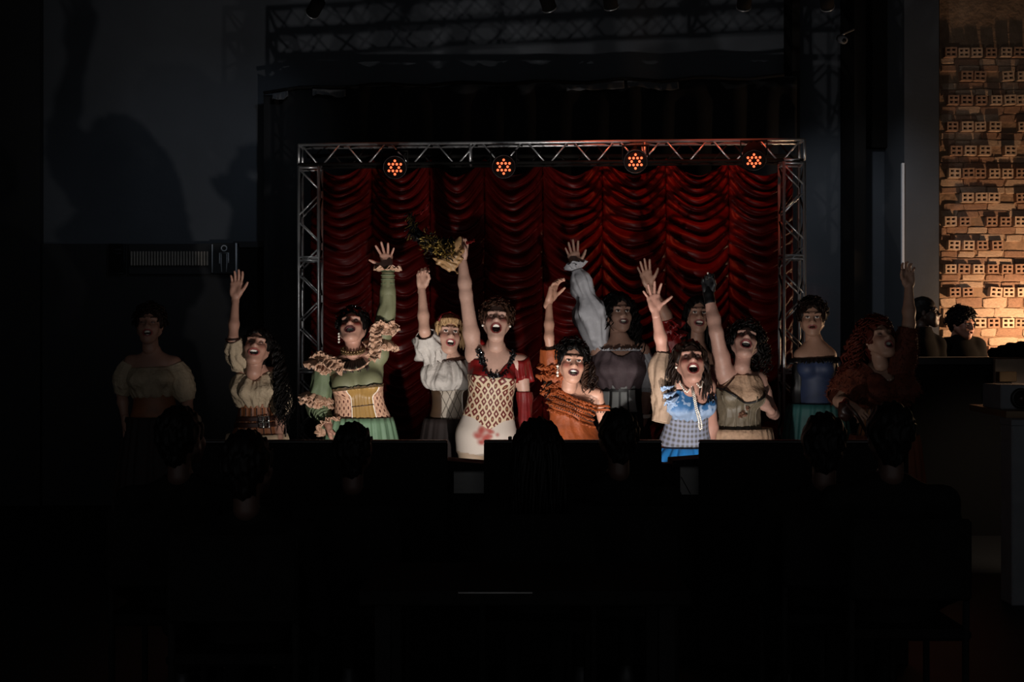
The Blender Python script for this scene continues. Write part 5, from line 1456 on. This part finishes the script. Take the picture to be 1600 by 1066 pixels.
for a0, a1 in ((-62, -38), (-30, -8), (-2, 20), (26, 48)):
    wrap(Gg, 'pale_panel', .962, 1.09 if a0 < 10 else 1.10, .0215, MATS['grey_panel'], th=(a0, a1), nth=8, nz=10, parent=co)
    if a0 > -40: wrap(Gg, 'pale_panel', 1.108, 1.15, .0215, MATS['grey_panel'], th=(a0, a1), nth=8, nz=5, parent=co)
p, dd = torso_path(Gg, [(q, .945 - .02 * math.exp(-(q / 40) ** 2)) for q in range(-80, 81, 16)], .014, 60); ruffle(Gg, 'white_trim', p, np.tile((0, -.2, -1), (60, 1)), .022, .004, 12, MATS['pearl'], parent=co)
skirt(Gg, 'skirt', .95, .05, .18, .29, MATS['black_corset'], pleats=18, amp=.05, seed=11)
h = hair_cap(Gg, MATS['hair_black'], .018, cut=(.062, .085, .112), cutc=(.004, -.108, -.030), low=-.09)
locks(Gg, h, 'long_hair', [p for p in scalp(420, 23, -.03, -.10, .012) if p[1] > .0 and p[0] > -.055], .27, MATS['hair_black'], curl=.016, turns=3, r=.009, out=.045, seg=18, fan=.16, grav=(0, -.35, -1), seed=27)
0 and locks(Gg, h, 'beard', [np.array([.05*math.sin(t), -.045 - .04*math.cos(t), -.095 - .01*math.cos(t)]) for t in np.linspace(-1.5, 1.5, 40)], .05, MATS['hair_black'], curl=.006, turns=2, r=.006, out=.012, seg=12, grav=(0, -.15, -1), seed=28)

# ---- woman in blue
Hh = person('woman in a blue and white bodice, plaid corset and blue skirt with pearls', 6.55, (1070, 704, .14), (1078, 585), (1078, 565, -.13), yaw=2, pitch=20, roll=-1, m=.030, mw=.024,
    arms=[dict(side='l', sh=(1051, 600), el=(1036, 548, .02), wr=(1024, 486), tip=(1018, 448), hand='splay', thumb=1, w=1.02),
          dict(side='r', sh=(1104, 604), el=(1113, 668, .12), wr=(1100, 715, .16), tip=(1094, 735, .16), hand='relaxed', thumb=-1, palm=(-1, 0, 0))],
    skin='#b9846c', wf=1.0, df=1.05, bust=1.15, blush=.8, makeup=.7, lips=(.19, .03, .028))
def bl_col(V):
    h_ = ((V - Hh.P) @ Hh.w) / Hh.s + .87; return np.clip((h_ - 1.20) / .03, 0, 1)[:, None] * np.ones(3)
tp = wrap(Hh, 'bodice', 1.12, lambda a: 1.33 - .07 * math.exp(-((a - 22) / 24) ** 2) - .02 * max(0, math.sin(math.radians(a))), lambda T, H, q: .012 + .022 * np.sin(np.clip(q, 0, 1) * 3.14) ** .7, MATS['blue_print'], wr=wrinkle(15, .007, 15, .9), nth=130, nz=34)
me = tp.data; vv_ = np.empty(len(me.vertices) * 3); me.vertices.foreach_get('co', vv_); vv_ = vv_.reshape(-1, 3) + OFF[tp.name]
ca = me.color_attributes.new('Col', 'FLOAT_COLOR', 'POINT'); c4 = np.ones((len(vv_), 4), np.float32); c4[:, :3] = bl_col(vv_); ca.data.foreach_set('color', c4.ravel())
co = wrap(Hh, 'corset', lambda a: .93 - .05 * math.exp(-(a / 45) ** 2), 1.145, .014, MATS['plaid'], nth=120, nz=36)
skirt(Hh, 'skirt', .895, px(0, 722, 6.55)[2], .168, .235, MATS['blue_skirt'], pleats=21, amp=.075, seed=12, depth=.86)
skirt(Hh, 'skirt_hem', .80, px(0, 729, 6.55)[2] - .02, .205, .22, MATS['black_satin'], pleats=16, amp=.03, seed=13, depth=.85, nz=10)
SH, EL, WR = Hh.arm['l']
sleeve(Hh, 'puffed_sleeve', [EL + (SH-EL)*.08, EL + (SH-EL)*.5 + np.array([-.035, 0, -.01]), SH + np.array([-.045, .0, -.05]), SH + np.array([-.055, .0, -.15]), SH + np.array([-.07, -.01, -.22])], [.045, .075, .085, .075, .060, .05], MATS['beige_sleeve'], folds=15, amp=.2, seed=31, n=50)
for k in range(3):
    base = np.array([SH + np.array([-.045 + .012*k + .05*t, -.07 - .03*math.sin(t*3), -.02 - .03*k + .015*t]) for t in np.linspace(0, 1, 40)])
    ruffle(Hh, 'shoulder_frill', base, np.tile(unit((-.7, -.5, -.15 - .2*k)), (40, 1)), .055, .012, 5, MATS['blue_print'], seed=120 + k, parent=tp)
p, _ = torso_path(Hh, [(38, 1.27), (45, 1.285), (52, 1.28)], .03, 20); sequins(Hh, 'dark_brooch', p, .008, .009, MATS['sequin_black'], 26, 5, parent=tp)
nk = hl(Hh, (0, .03, -.12))
loop = smooth_path([nk + np.array([-.062, -.02, .0]), nk + np.array([-.035, -.075, -.045]), px(1080, 603, 6.38), px(1086, 597, 6.38), nk + np.array([.045, -.06, -.02]), nk + np.array([.064, -.01, .01])], 60)
beads(Hh, 'pearl_strand', loop, .0062, MATS['pearl'])
fp = lambda a: px(a[0], a[1], a[2])
strand = smooth_path([px(1080, 604, 6.37), px(1083, 618, 6.31), px(1087, 640, 6.28), px(1091, 655, 6.30), px(1092.5, 668, 6.32), px(1095, 671, 6.32), px(1096.5, 667, 6.32), px(1094, 652, 6.30), px(1089, 637, 6.28), px(1085, 616, 6.31), px(1081, 603, 6.37)], 140)
beads(Hh, 'pearl_strand', strand, .0052, MATS['pearl'])
m = MB(); m.ball(px(1081.5, 605, 6.365), .011, 6); m.build('pendant', 'pearl', Hh.root)
m = MB(); m.ball(hl(Hh, (-.08, -.006, -.036)), .007, 5); m.build('earring', 'pearl', Hh.root)
h = hair_cap(Hh, MATS['hair_dark'], .014, cut=(.071, .086, .113), cutc=(0, -.108, -.024), low=-.08)
locks(Hh, h, 'shoulder_hair', [p for p in scalp(420, 33, -.03, .05) if p[1] > .0], .17, MATS['hair_dark'], curl=.006, turns=1.3, r=.008, out=.022, seg=14, fan=.15, seed=37)

# ---- long haired woman behind
Jj = person('woman at the back with long dark hair and an open hand raised above the group', 7.75, (1086, 680), (1090, 549), (1091, 492, -.03), yaw=-4, pitch=6, roll=2, hyaw=-4, m=.014, mw=.026,
    arms=[dict(side='l', sh=(1060, 562), el=(1040, 492, -.05), wr=(1014, 447, -.12), tip=(1003, 405, -.13), hand='open', thumb=1, hsz=1.08),
          dict(side='r', sh=(1118, 566), el=(1124, 626), wr=(1118, 676), tip=(1117, 700), hand='relaxed', thumb=-1, palm=(-1, 0, 0))],
    skin='#a67a60', wf=.95, blush=.3, makeup=.4, lips=(.20, .04, .04), eyes='open')
wrap(Jj, 'dress', .94, lambda a: 1.315 + .01 * math.cos(math.radians(a)), .014, MATS['wine_skirt'], nz=24, wr=wrinkle(10, .005, 9))
skirt(Jj, 'skirt', .96, .05, .18, .29, MATS['wine_skirt'], pleats=20, amp=.05, seed=14)
SH, EL, WR = Jj.arm['l']
for k in range(2): ring_ruffle(Jj, 'sleeve_ruffle', EL + (SH-EL)*(.12 + .22*k), SH - EL, .045, .07, .018, 8, MATS['red_satin'], flare=1.0, layers=2, seed=140 + k)
sleeve(Jj, 'sleeve', [SH, SH + (EL-SH)*.5, EL + (SH-EL)*.1], [.06, .062, .05], MATS['red_satin'], folds=7, amp=.06, seed=41)
h = hair_cap(Jj, MATS['hair_black'], .013, cut=(.062, .084, .114), cutc=(0, -.106, -.026), low=-.1)
locks(Jj, h, 'long_hair', [p for p in scalp(420, 43, -.03, -.30) if p[1] > -.005], .46, MATS['hair_black'], curl=.006, turns=1.6, r=.009, out=.02, seg=18, fan=.07, seed=47)

# ---- woman in beige and olive
Kk = person('woman in a beige lace top and olive corset, thick bare arm and black glove raised', 6.85, (1151, 690), (1158, 582), (1164, 536, -.02), yaw=4, pitch=34, hyaw=-8, roll=8, m=.032, mw=.025,
    arms=[dict(side='l', sh=(1131, 580, -.02), el=(1119, 519, -.08), wr=(1107, 460, -.02), tip=(1104, 425, -.02), hand='grip', thumb=1, w=1.35, hcol=(.006, .006, .007)),
          dict(side='r', sh=(1186, 592, .04), el=(1209, 648, .10), wr=(1200, 638, -.02), tip=(1190, 628, -.03), hand='fist', thumb=-1, palm=(-.3, 1, 0), w=1.05)],
    skin='#b78a74', wf=1.16, df=1.12, bust=1.2, blush=.4, makeup=.9, lips=(.20, .05, .05))
wrap(Kk, 'lace_top', 1.04, lambda a: 1.395 - .11 * math.exp(-((a + 76) / 24) ** 2), .010, MATS['beige_lace'], nth=120, nz=36, wr=wrinkle(14, .004, 16, 2.0))
co = wrap(Kk, 'corset', .955, lambda a: 1.18 + .10 * (1 - math.exp(-((a - 8) / 40) ** 2)) , .018, MATS['olive_satin'], nth=120, nz=32, wr=wrinkle(12, .005, 18, 2.5))
p, _ = torso_path(Kk, [(q, 1.18 + .10 * (1 - math.exp(-((q - 8) / 40) ** 2))) for q in range(-84, 85, 12)], .022, 90); m = MB(); m.tube(p, .006, 6); m.build('dark_piping', 'black_corset', co)
p, _ = torso_path(Kk, [(-88, 1.235), (-76, 1.27), (-66, 1.262), (-56, 1.285), (-48, 1.33), (-40, 1.37)], .016, 50); m = MB(); m.tube(p, .005, 6); m.build('armhole_edge', 'leather', Kk.root)
for q in (-52, -22, 26, 48):
    p, _ = torso_path(Kk, [(q, 1.23), (q, 1.12), (q, 1.04), (q, .96)], .024, 30); m = MB(); m.tube(p, .004, 6); m.build('boning', 'olive_satin', co)
for (a, hh_, rr) in ((-6, 1.085, .022), (14, 1.14, .013), (-2, 1.11, .012)):
    p, dd = torso_path(Kk, [(a - 4, hh_), (a, hh_), (a + 4, hh_)], .027, 5); sequins(Kk, 'rust_rosette', p, rr * .45, rr * .5, mat('rust_patch', '#6d4a38', .8), 22, int(rr * 1000), parent=co)
skirt(Kk, 'skirt', .975, .05, .205, .29, MATS['beige_lace'], pleats=20, amp=.03, seed=16)
SH, EL, WR = Kk.arm['l']
fitted(Kk, 'short_glove', [p_cone(EL + (WR-EL)*.80, WR, .031, .028, k=.01), p_cone(WR, WR + (WR-EL)*.12, .029, .027, k=.01)], .004, MATS['black_satin'], res=.006)
m = MB(); m.ball(px(1106, 427, 6.80), .007, 5); m.build('ring', 'pearl', Kk.root)
h = hair_cap(Kk, MATS['hair_black'], .018, cut=(.070, .084, .110), cutc=(0, -.108, -.030), low=-.08)
curls(Kk, h, 'curls', scalp(220, 53, -.02, -.45, .018), MATS['hair_black'], (.018, .032), .007, 5)
locks(Kk, h, 'side_curls', [p for p in scalp(120, 55, -.03, -.25) if p[0] > .02], .14, MATS['hair_black'], curl=.016, turns=3, r=.007, out=.04, seg=16, fan=.3, seed=57)

# ---- woman in navy at the right
Ll = person('woman standing beyond the right truss tower in a navy off shoulder bodice and teal skirt', 7.5, (1277, 650), (1273, 536), (1269, 498, -.02), yaw=-12, pitch=2, hyaw=-14, m=.0, mw=.020,
    arms=[dict(side='r', sh=(1294, 556), el=(1303, 612, .03), wr=(1303, 662, -.04), tip=(1301, 690, -.06), hand='relaxed', thumb=-1, palm=(-1, 0, 0)),
          dict(side='l', sh=(1253, 556), el=(1247, 612, .03), wr=(1248, 662, -.04), tip=(1250, 690, -.06), hand='relaxed', thumb=1, palm=(1, 0, 0))],
    skin='#a97d5f', wf=.88, blush=.2, makeup=.3, lips=(.22, .06, .05), eyes='open')
co = wrap(Ll, 'bodice', .94, lambda a: 1.30 - .012 * math.cos(math.radians(a)), .013, MATS['navy_bodice'], nz=28)
p, dd = torso_path(Ll, [(q, 1.302) for q in range(-110, 111, 20)], .016, 90); ruffle(Ll, 'dark_frill', p, dd * .6 + np.array([0, 0, -.6]), .045, .009, 15, MATS['black_corset'], layers=2, seed=7, parent=co)
for s in ('l', 'r'):
    SH, EL, WR = Ll.arm[s]; sleeve(Ll, 'sleeve', [SH + (EL-SH)*.2, (SH+EL)/2, EL, EL + (WR-EL)*.6, WR], [.052, .056, .050, .046, .04, .034], MATS['black_corset'], folds=6, amp=.05, seed=61)
skirt(Ll, 'skirt', .96, .05, .18, .29, MATS['teal_skirt'], pleats=20, amp=.06, seed=17)
h = hair_cap(Ll, MATS['hair_dark'], .016, cut=(.068, .084, .110), cutc=(0, -.107, -.028), low=-.05, more=[p_ell((0, .07, .10), (.05, .05, .045), k=.02)])
curls(Ll, h, 'curls', scalp(130, 59, .0, -.5, .014), MATS['hair_dark'], (.014, .024), .006, 6)

# ---- red haired woman at the far right
Mm = person('red haired woman in a rust fur wrap and striped corset, arm raised on the right', 6.95, (1383, 690), (1374, 572), (1371, 531, -.03), yaw=10, pitch=22, hyaw=16, roll=-2, m=.020, mw=.022,
    arms=[dict(side='r', sh=(1406, 572), el=(1420, 507, -.02), wr=(1420, 448), tip=(1417, 412), hand='relaxed', thumb=-1, w=1.1),
          dict(side='l', sh=(1341, 585), el=(1311, 627, -.10), wr=(1326, 632, -.22), tip=(1340, 644, -.25), hand='relaxed', thumb=1, palm=(.1, .6, -.6), w=1.05)],
    skin='#b08568', wf=1.15, df=1.1, bust=1.15, blush=.4, makeup=.5, lips=(.2, .05, .05))
co = wrap(Mm, 'corset', .90, 1.17, .014, MATS['gold_stripe'], nth=120, nz=26)
skirt(Mm, 'skirt', .92, .05, .21, .29, mat('rust_skirt', '#6e3a24', .7, var=(12, .25)), pleats=20, amp=.05, seed=18)
fur = wrap(Mm, 'fur_wrap', 1.12, lambda a: 1.37 - .07 * math.exp(-(a / 22) ** 2), lambda T, H, q: .03 + .05 * np.sin(np.clip(q, 0, 1) * 3.14) ** .6, MATS['rust_fur'], nth=120, nz=26, wr=wrinkle(20, .008, 19, 3))
SH, EL, WR = Mm.arm['r']; SHl, ELl, WRl = Mm.arm['l']
sleeve(Mm, 'fur_sleeve', [SH + np.array([-.03, 0, -.06]), SH + (EL-SH)*.4, SH + (EL-SH)*.92], [.10, .095, .075, .05], MATS['rust_fur'], folds=8, amp=.07, seed=63, parent=fur)
sleeve(Mm, 'fur_sleeve', [SHl + np.array([.03, 0, .02]), SHl + (ELl-SHl)*.4, SHl + (ELl-SHl)*.95], [.09, .11, .11, .09], MATS['rust_fur'], folds=8, amp=.07, seed=64, parent=fur)
g = np.random.default_rng(77); m = MB()
for o_ in [fur] + [c for c in fur.children]:
    me = o_.data; n_ = len(me.vertices); cs = np.empty(n_ * 3); ns = np.empty(n_ * 3); me.vertices.foreach_get('co', cs); me.vertices.foreach_get('normal', ns)
    cs = cs.reshape(-1, 3) + OFF[fur.name]; ns = ns.reshape(-1, 3); ctr = Mm.P + Mm.w * .25
    for i in g.choice(n_, min(n_, 1200), replace=False):
        d = unit(cs[i] - ctr) * .6 + np.array([0, -.2, -.7]) + g.normal(size=3) * .45; d = unit(d) * g.uniform(.018, .034); p = cs[i]; s_ = unit(np.cross(d, g.normal(size=3))) * .0035
        m.add([p + s_, p - s_, p + d], [(0, 1, 2)])
m.build('fur_tufts', 'rust_fur', fur, smooth=False, kind='stuff')
h = hair_cap(Mm, MATS['hair_red'], .022, cut=(.068, .084, .110), cutc=(0, -.108, -.028), low=-.08)
curls(Mm, h, 'curls', scalp(200, 69, -.02, -.45, .02), MATS['hair_red'], (.018, .030), .007, 7)
locks(Mm, h, 'long_curls', [p for p in scalp(220, 65, -.03, -.28) if p[1] > -.03], .30, MATS['hair_red'], curl=.016, turns=4, r=.008, out=.045, seg=20, fan=.28, seed=67)
beads(Mm, 'necklace', [Mm.pt(.05*math.sin(t), .10, 1.33 - .02*math.cos(t)) for t in np.linspace(-1, 1, 14)], .006, MATS['pearl'], n=5)
bag = empty('drinking_flask', px(1321, 644, 6.62), 'brown leather pouch held at the waist by the red haired woman', 'pouch')
V, Fc = sdf_mesh([p_ell(px(1321, 645, 6.62), (.045, .035, .050), k=.02), p_cone(px(1318, 634, 6.62), px(1322, 627, 6.66), .03, .018, k=.02)], .006, noise=lambda P: .003 * np.sin(P[..., 0] * 90 + 2 * np.sin(P[..., 2] * 70)))
mk('pouch', V, Fc, MATS['leather'], bag)
V, Fc = tube(smooth_path([px(1322, 630, 6.60), px(1338, 648, 6.56), px(1352, 672, 6.58), px(1360, 690, 6.62)], 24), .011, 8); mk('strap', V, Fc, MATS['leather'], bag)

# ---- performer in the dark at the left
Aa = person('barely lit woman in a pale off shoulder blouse at the far left', 7.3, (243, 665), (238, 553), (234, 508, -.03), yaw=8, pitch=10, hyaw=10, m=.016, mw=.022,
    arms=[dict(side='r', sh=(272, 568), el=(293, 622, .02), wr=(292, 664, -.05), tip=(290, 690, -.06), hand='relaxed', thumb=-1, palm=(-1, 0, 0)),
          dict(side='l', sh=(206, 566), el=(190, 612, .02), wr=(196, 660, -.05), tip=(198, 690, -.06), hand='relaxed', thumb=1, palm=(1, 0, 0))],
    skin='#9c7058', wf=1.05, blush=.2, makeup=.3)
wrap(Aa, 'blouse', 1.08, lambda a: 1.31, lambda T, H, q: .012 + .03 * np.sin(np.clip(q, 0, 1) * 3.14) ** .7, MATS['cream_blouse'], wr=wrinkle(13, .008, 21, .8), nz=28)
for s, sd in (('l', 71), ('r', 72)):
    SH, EL, WR = Aa.arm[s]; sleeve(Aa, 'sleeve', [SH + (EL-SH)*.02, (SH+EL)/2, EL + (WR-EL)*.1], [.055, .075, .085, .075, .045], MATS['cream_blouse'], folds=10, amp=.08, seed=sd)
wrap(Aa, 'corset', .92, 1.10, .014, MATS['brown_corset'], nz=18)
skirt(Aa, 'skirt', .94, .05, .18, .29, MATS['dark_skirt'], pleats=18, amp=.05, seed=22)
h = hair_cap(Aa, MATS['hair_dark'], .015, cut=(.060, .080, .100), cutc=(0, -.106, -.032), low=-.08)
curls(Aa, h, 'curls', scalp(120, 81, .0, -.45, .016), MATS['hair_dark'], (.014, .024), .006, 9)

# ------------------------------------------------------------------ people at the bar
Nn = person('young man with tousled dark hair in a black sweater before the brick wall', 9.1, (1505, 640), (1503, 530), (1503, 507, -.02), yaw=10, pitch=-6, hyaw=30, roll=8, m=0, mw=.018,
    arms=[dict(side='l', sh=(1478, 541), el=(1471, 596), wr=(1480, 636, -.1), tip=(1490, 640, -.15), hand='relaxed', thumb=1, palm=(1, 0, 0)),
          dict(side='r', sh=(1526, 541), el=(1533, 596), wr=(1524, 636, -.1), tip=(1515, 640, -.15), hand='relaxed', thumb=-1, palm=(-1, 0, 0))],
    skin='#a8745a', wf=.98, bust=0, blush=.2, makeup=0, lips=(.25, .09, .07), eyes='open', res=.010, hs=.96)
fitted(Nn, 'sweater', Nn.tprims[:1] + [p for p in Nn.aprims], .014, MATS['dark_cloth'], res=.010, clip=lambda P: ((P - Nn.P) @ Nn.w) / Nn.s + .87 - 1.45)
fitted(Nn, 'trousers', Nn.gprims, .010, MATS['black_and_shade'], res=.012, clip=lambda P: .1 - P[..., 2])
h = hair_cap(Nn, MATS['hair_black'], .018, cut=(.056, .080, .100), cutc=(0, -.108, -.036), low=-.03)
curls(Nn, h, 'tousled_locks', scalp(150, 91, .0, -.6, .018), MATS['hair_black'], (.016, .028), .007, 10)
Oo = person('person with a round smooth head silhouetted beside the brick wall', 8.9, (1440, 640), (1440, 520), (1445, 488), yaw=60, hyaw=70, m=0, mw=.018,
    arms=[dict(side='l', sh=(1412, 540), el=(1408, 600), wr=(1418, 640), tip=(1424, 650), hand='relaxed', thumb=1, palm=(1, 0, 0)),
          dict(side='r', sh=(1462, 540), el=(1466, 600), wr=(1458, 640), tip=(1452, 650), hand='relaxed', thumb=-1, palm=(-1, 0, 0))],
    skin='#3c2a20', wf=1.05, bust=0, blush=0, makeup=0, res=.010, hs=.98)
fitted(Oo, 'jacket', Oo.tprims[:1] + Oo.aprims, .02, MATS['dark_cloth'], res=.010, clip=lambda P: ((P - Oo.P) @ Oo.w) / Oo.s + .87 - 1.45)
fitted(Oo, 'trousers', Oo.gprims, .010, MATS['black_and_shade'], res=.012, clip=lambda P: .1 - P[..., 2])
hair_cap(Oo, MATS['hair_black'], .008, low=-.03, noise=.001)

# ------------------------------------------------------------------ audience, seated in the dark, seen from behind
def chair_proto():
    r = empty('audience_chair', (0, 0, 0), 'x', 'chair', 'audience chairs')
    m = MB(); m.bevel_box((-.21, -.2, .41), (.21, .2, .45), .012); m.build('seat', 'dark_cloth', r, smooth=False)
    m = MB(); m.bevel_box((-.20, -.225, .55), (.20, -.195, .82), .010); m.build('backrest', 'dark_cloth', r, smooth=False)
    for s in (-1, 1):
        m = MB(); m.tube([(s*.19, .17, 0), (s*.19, .17, .42)], .012, 8); m.build('leg', 'black_and_shade', r)
        m = MB(); m.tube([(s*.19, -.19, 0), (s*.19, -.19, .43), (s*.19, -.21, .80)], .012, 8); m.build('leg', 'black_and_shade', r)
    return r
chp = chair_proto()
def copy_tree(o, parent=None):
    c = o.copy(); COL.objects.link(c); c.parent = parent
    for ch in o.children: copy_tree(ch, c)
    return c
AUD = [(284, 684, 4.2, 'short', 'seated spectator in the dark below the barely lit woman, faint rim of light', 'leftmost seated spectator'),
       (388, 728, 3.7, 'short', 'seated spectator with a wide dark head below the belted corset', 'second seated spectator from the left'),
       (552, 705, 4.3, 'short', 'seated spectator whose round dark head covers the green skirt', 'spectator in front of the green skirt'),
       (839, 707, 4.1, 'long', 'seated spectator with a dark head beside the red glove', 'long haired spectator below the red glove'),
       (965, 683, 4.3, 'short', 'seated spectator below the orange dress, thin line of light on the head', 'spectator below the orange dress'),
       (1287, 694, 4.2, 'short', 'seated spectator whose dark head covers the teal skirt', 'spectator in front of the teal skirt'),
       (1390, 680, 4.0, 'short', 'seated spectator whose dark head covers the striped corset', 'rightmost seated spectator')]
first = True
for i, (x, y, Y, hs_, lab, clab) in enumerate(AUD):
    H_ = px(x, y, Y); s = 1.0
    f = F / Y
    zs = H_[2]
    pel_y = 533 + (CZ - .52) * f; nk_y = 533 + (CZ - (zs - .16)) * f
    A_ = person(lab, Y, (x, pel_y, -.02), (x, nk_y, .04), (x, y, .02), yaw=180 + (-8 + 5*i) % 14 - 7, hyaw=180 + (i * 37) % 30 - 15, pitch=6, m=0, mw=.02,
        arms=[dict(side='r', sh=(x + .19*f, nk_y + .07*f, .03), el=(x + .24*f, nk_y + .36*f, .06), wr=(x + .14*f, nk_y + .44*f, .30), tip=(x + .10*f, nk_y + .45*f, .38), hand='relaxed', thumb=-1, palm=(0, 0, -1)),
              dict(side='l', sh=(x - .19*f, nk_y + .07*f, .03), el=(x - .24*f, nk_y + .36*f, .06), wr=(x - .14*f, nk_y + .44*f, .30), tip=(x - .10*f, nk_y + .45*f, .38), hand='relaxed', thumb=1, palm=(0, 0, -1))],
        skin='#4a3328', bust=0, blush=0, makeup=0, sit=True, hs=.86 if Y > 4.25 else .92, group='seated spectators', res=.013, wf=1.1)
    # yaw 180 mirrors the torso frame, so arms hang from the matching shoulder
    pr = [p for p in A_.tprims if p['tag'] == 'torso'] + A_.aprims
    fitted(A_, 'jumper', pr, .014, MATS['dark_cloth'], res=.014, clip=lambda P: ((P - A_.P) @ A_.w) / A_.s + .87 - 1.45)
    fitted(A_, 'trousers', A_.gprims, .008, MATS['black_and_shade'], res=.014, clip=lambda P: .1 - P[..., 2])
    h = hair_cap(A_, MATS['hair_black'], .012 if hs_ == 'short' else .020, low=-.06)
    if hs_ == 'long': locks(A_, h, 'long_hair', scalp(150, 200 + i, -.03, -.3), .24, MATS['hair_black'], curl=.004, turns=1, r=.010, out=.015, seg=10, fan=.05, seed=i)
    if hs_ == 'curly': curls(A_, h, 'curls', scalp(170, 210 + i, -.04, -.4, .02), MATS['hair_black'], (.016, .03), .008, i)
    c = chp if first else copy_tree(chp); first = False
    c.location = (float(A_.P[0]), float(A_.P[1]), 0); c['label'] = 'dark chair under the ' + clab
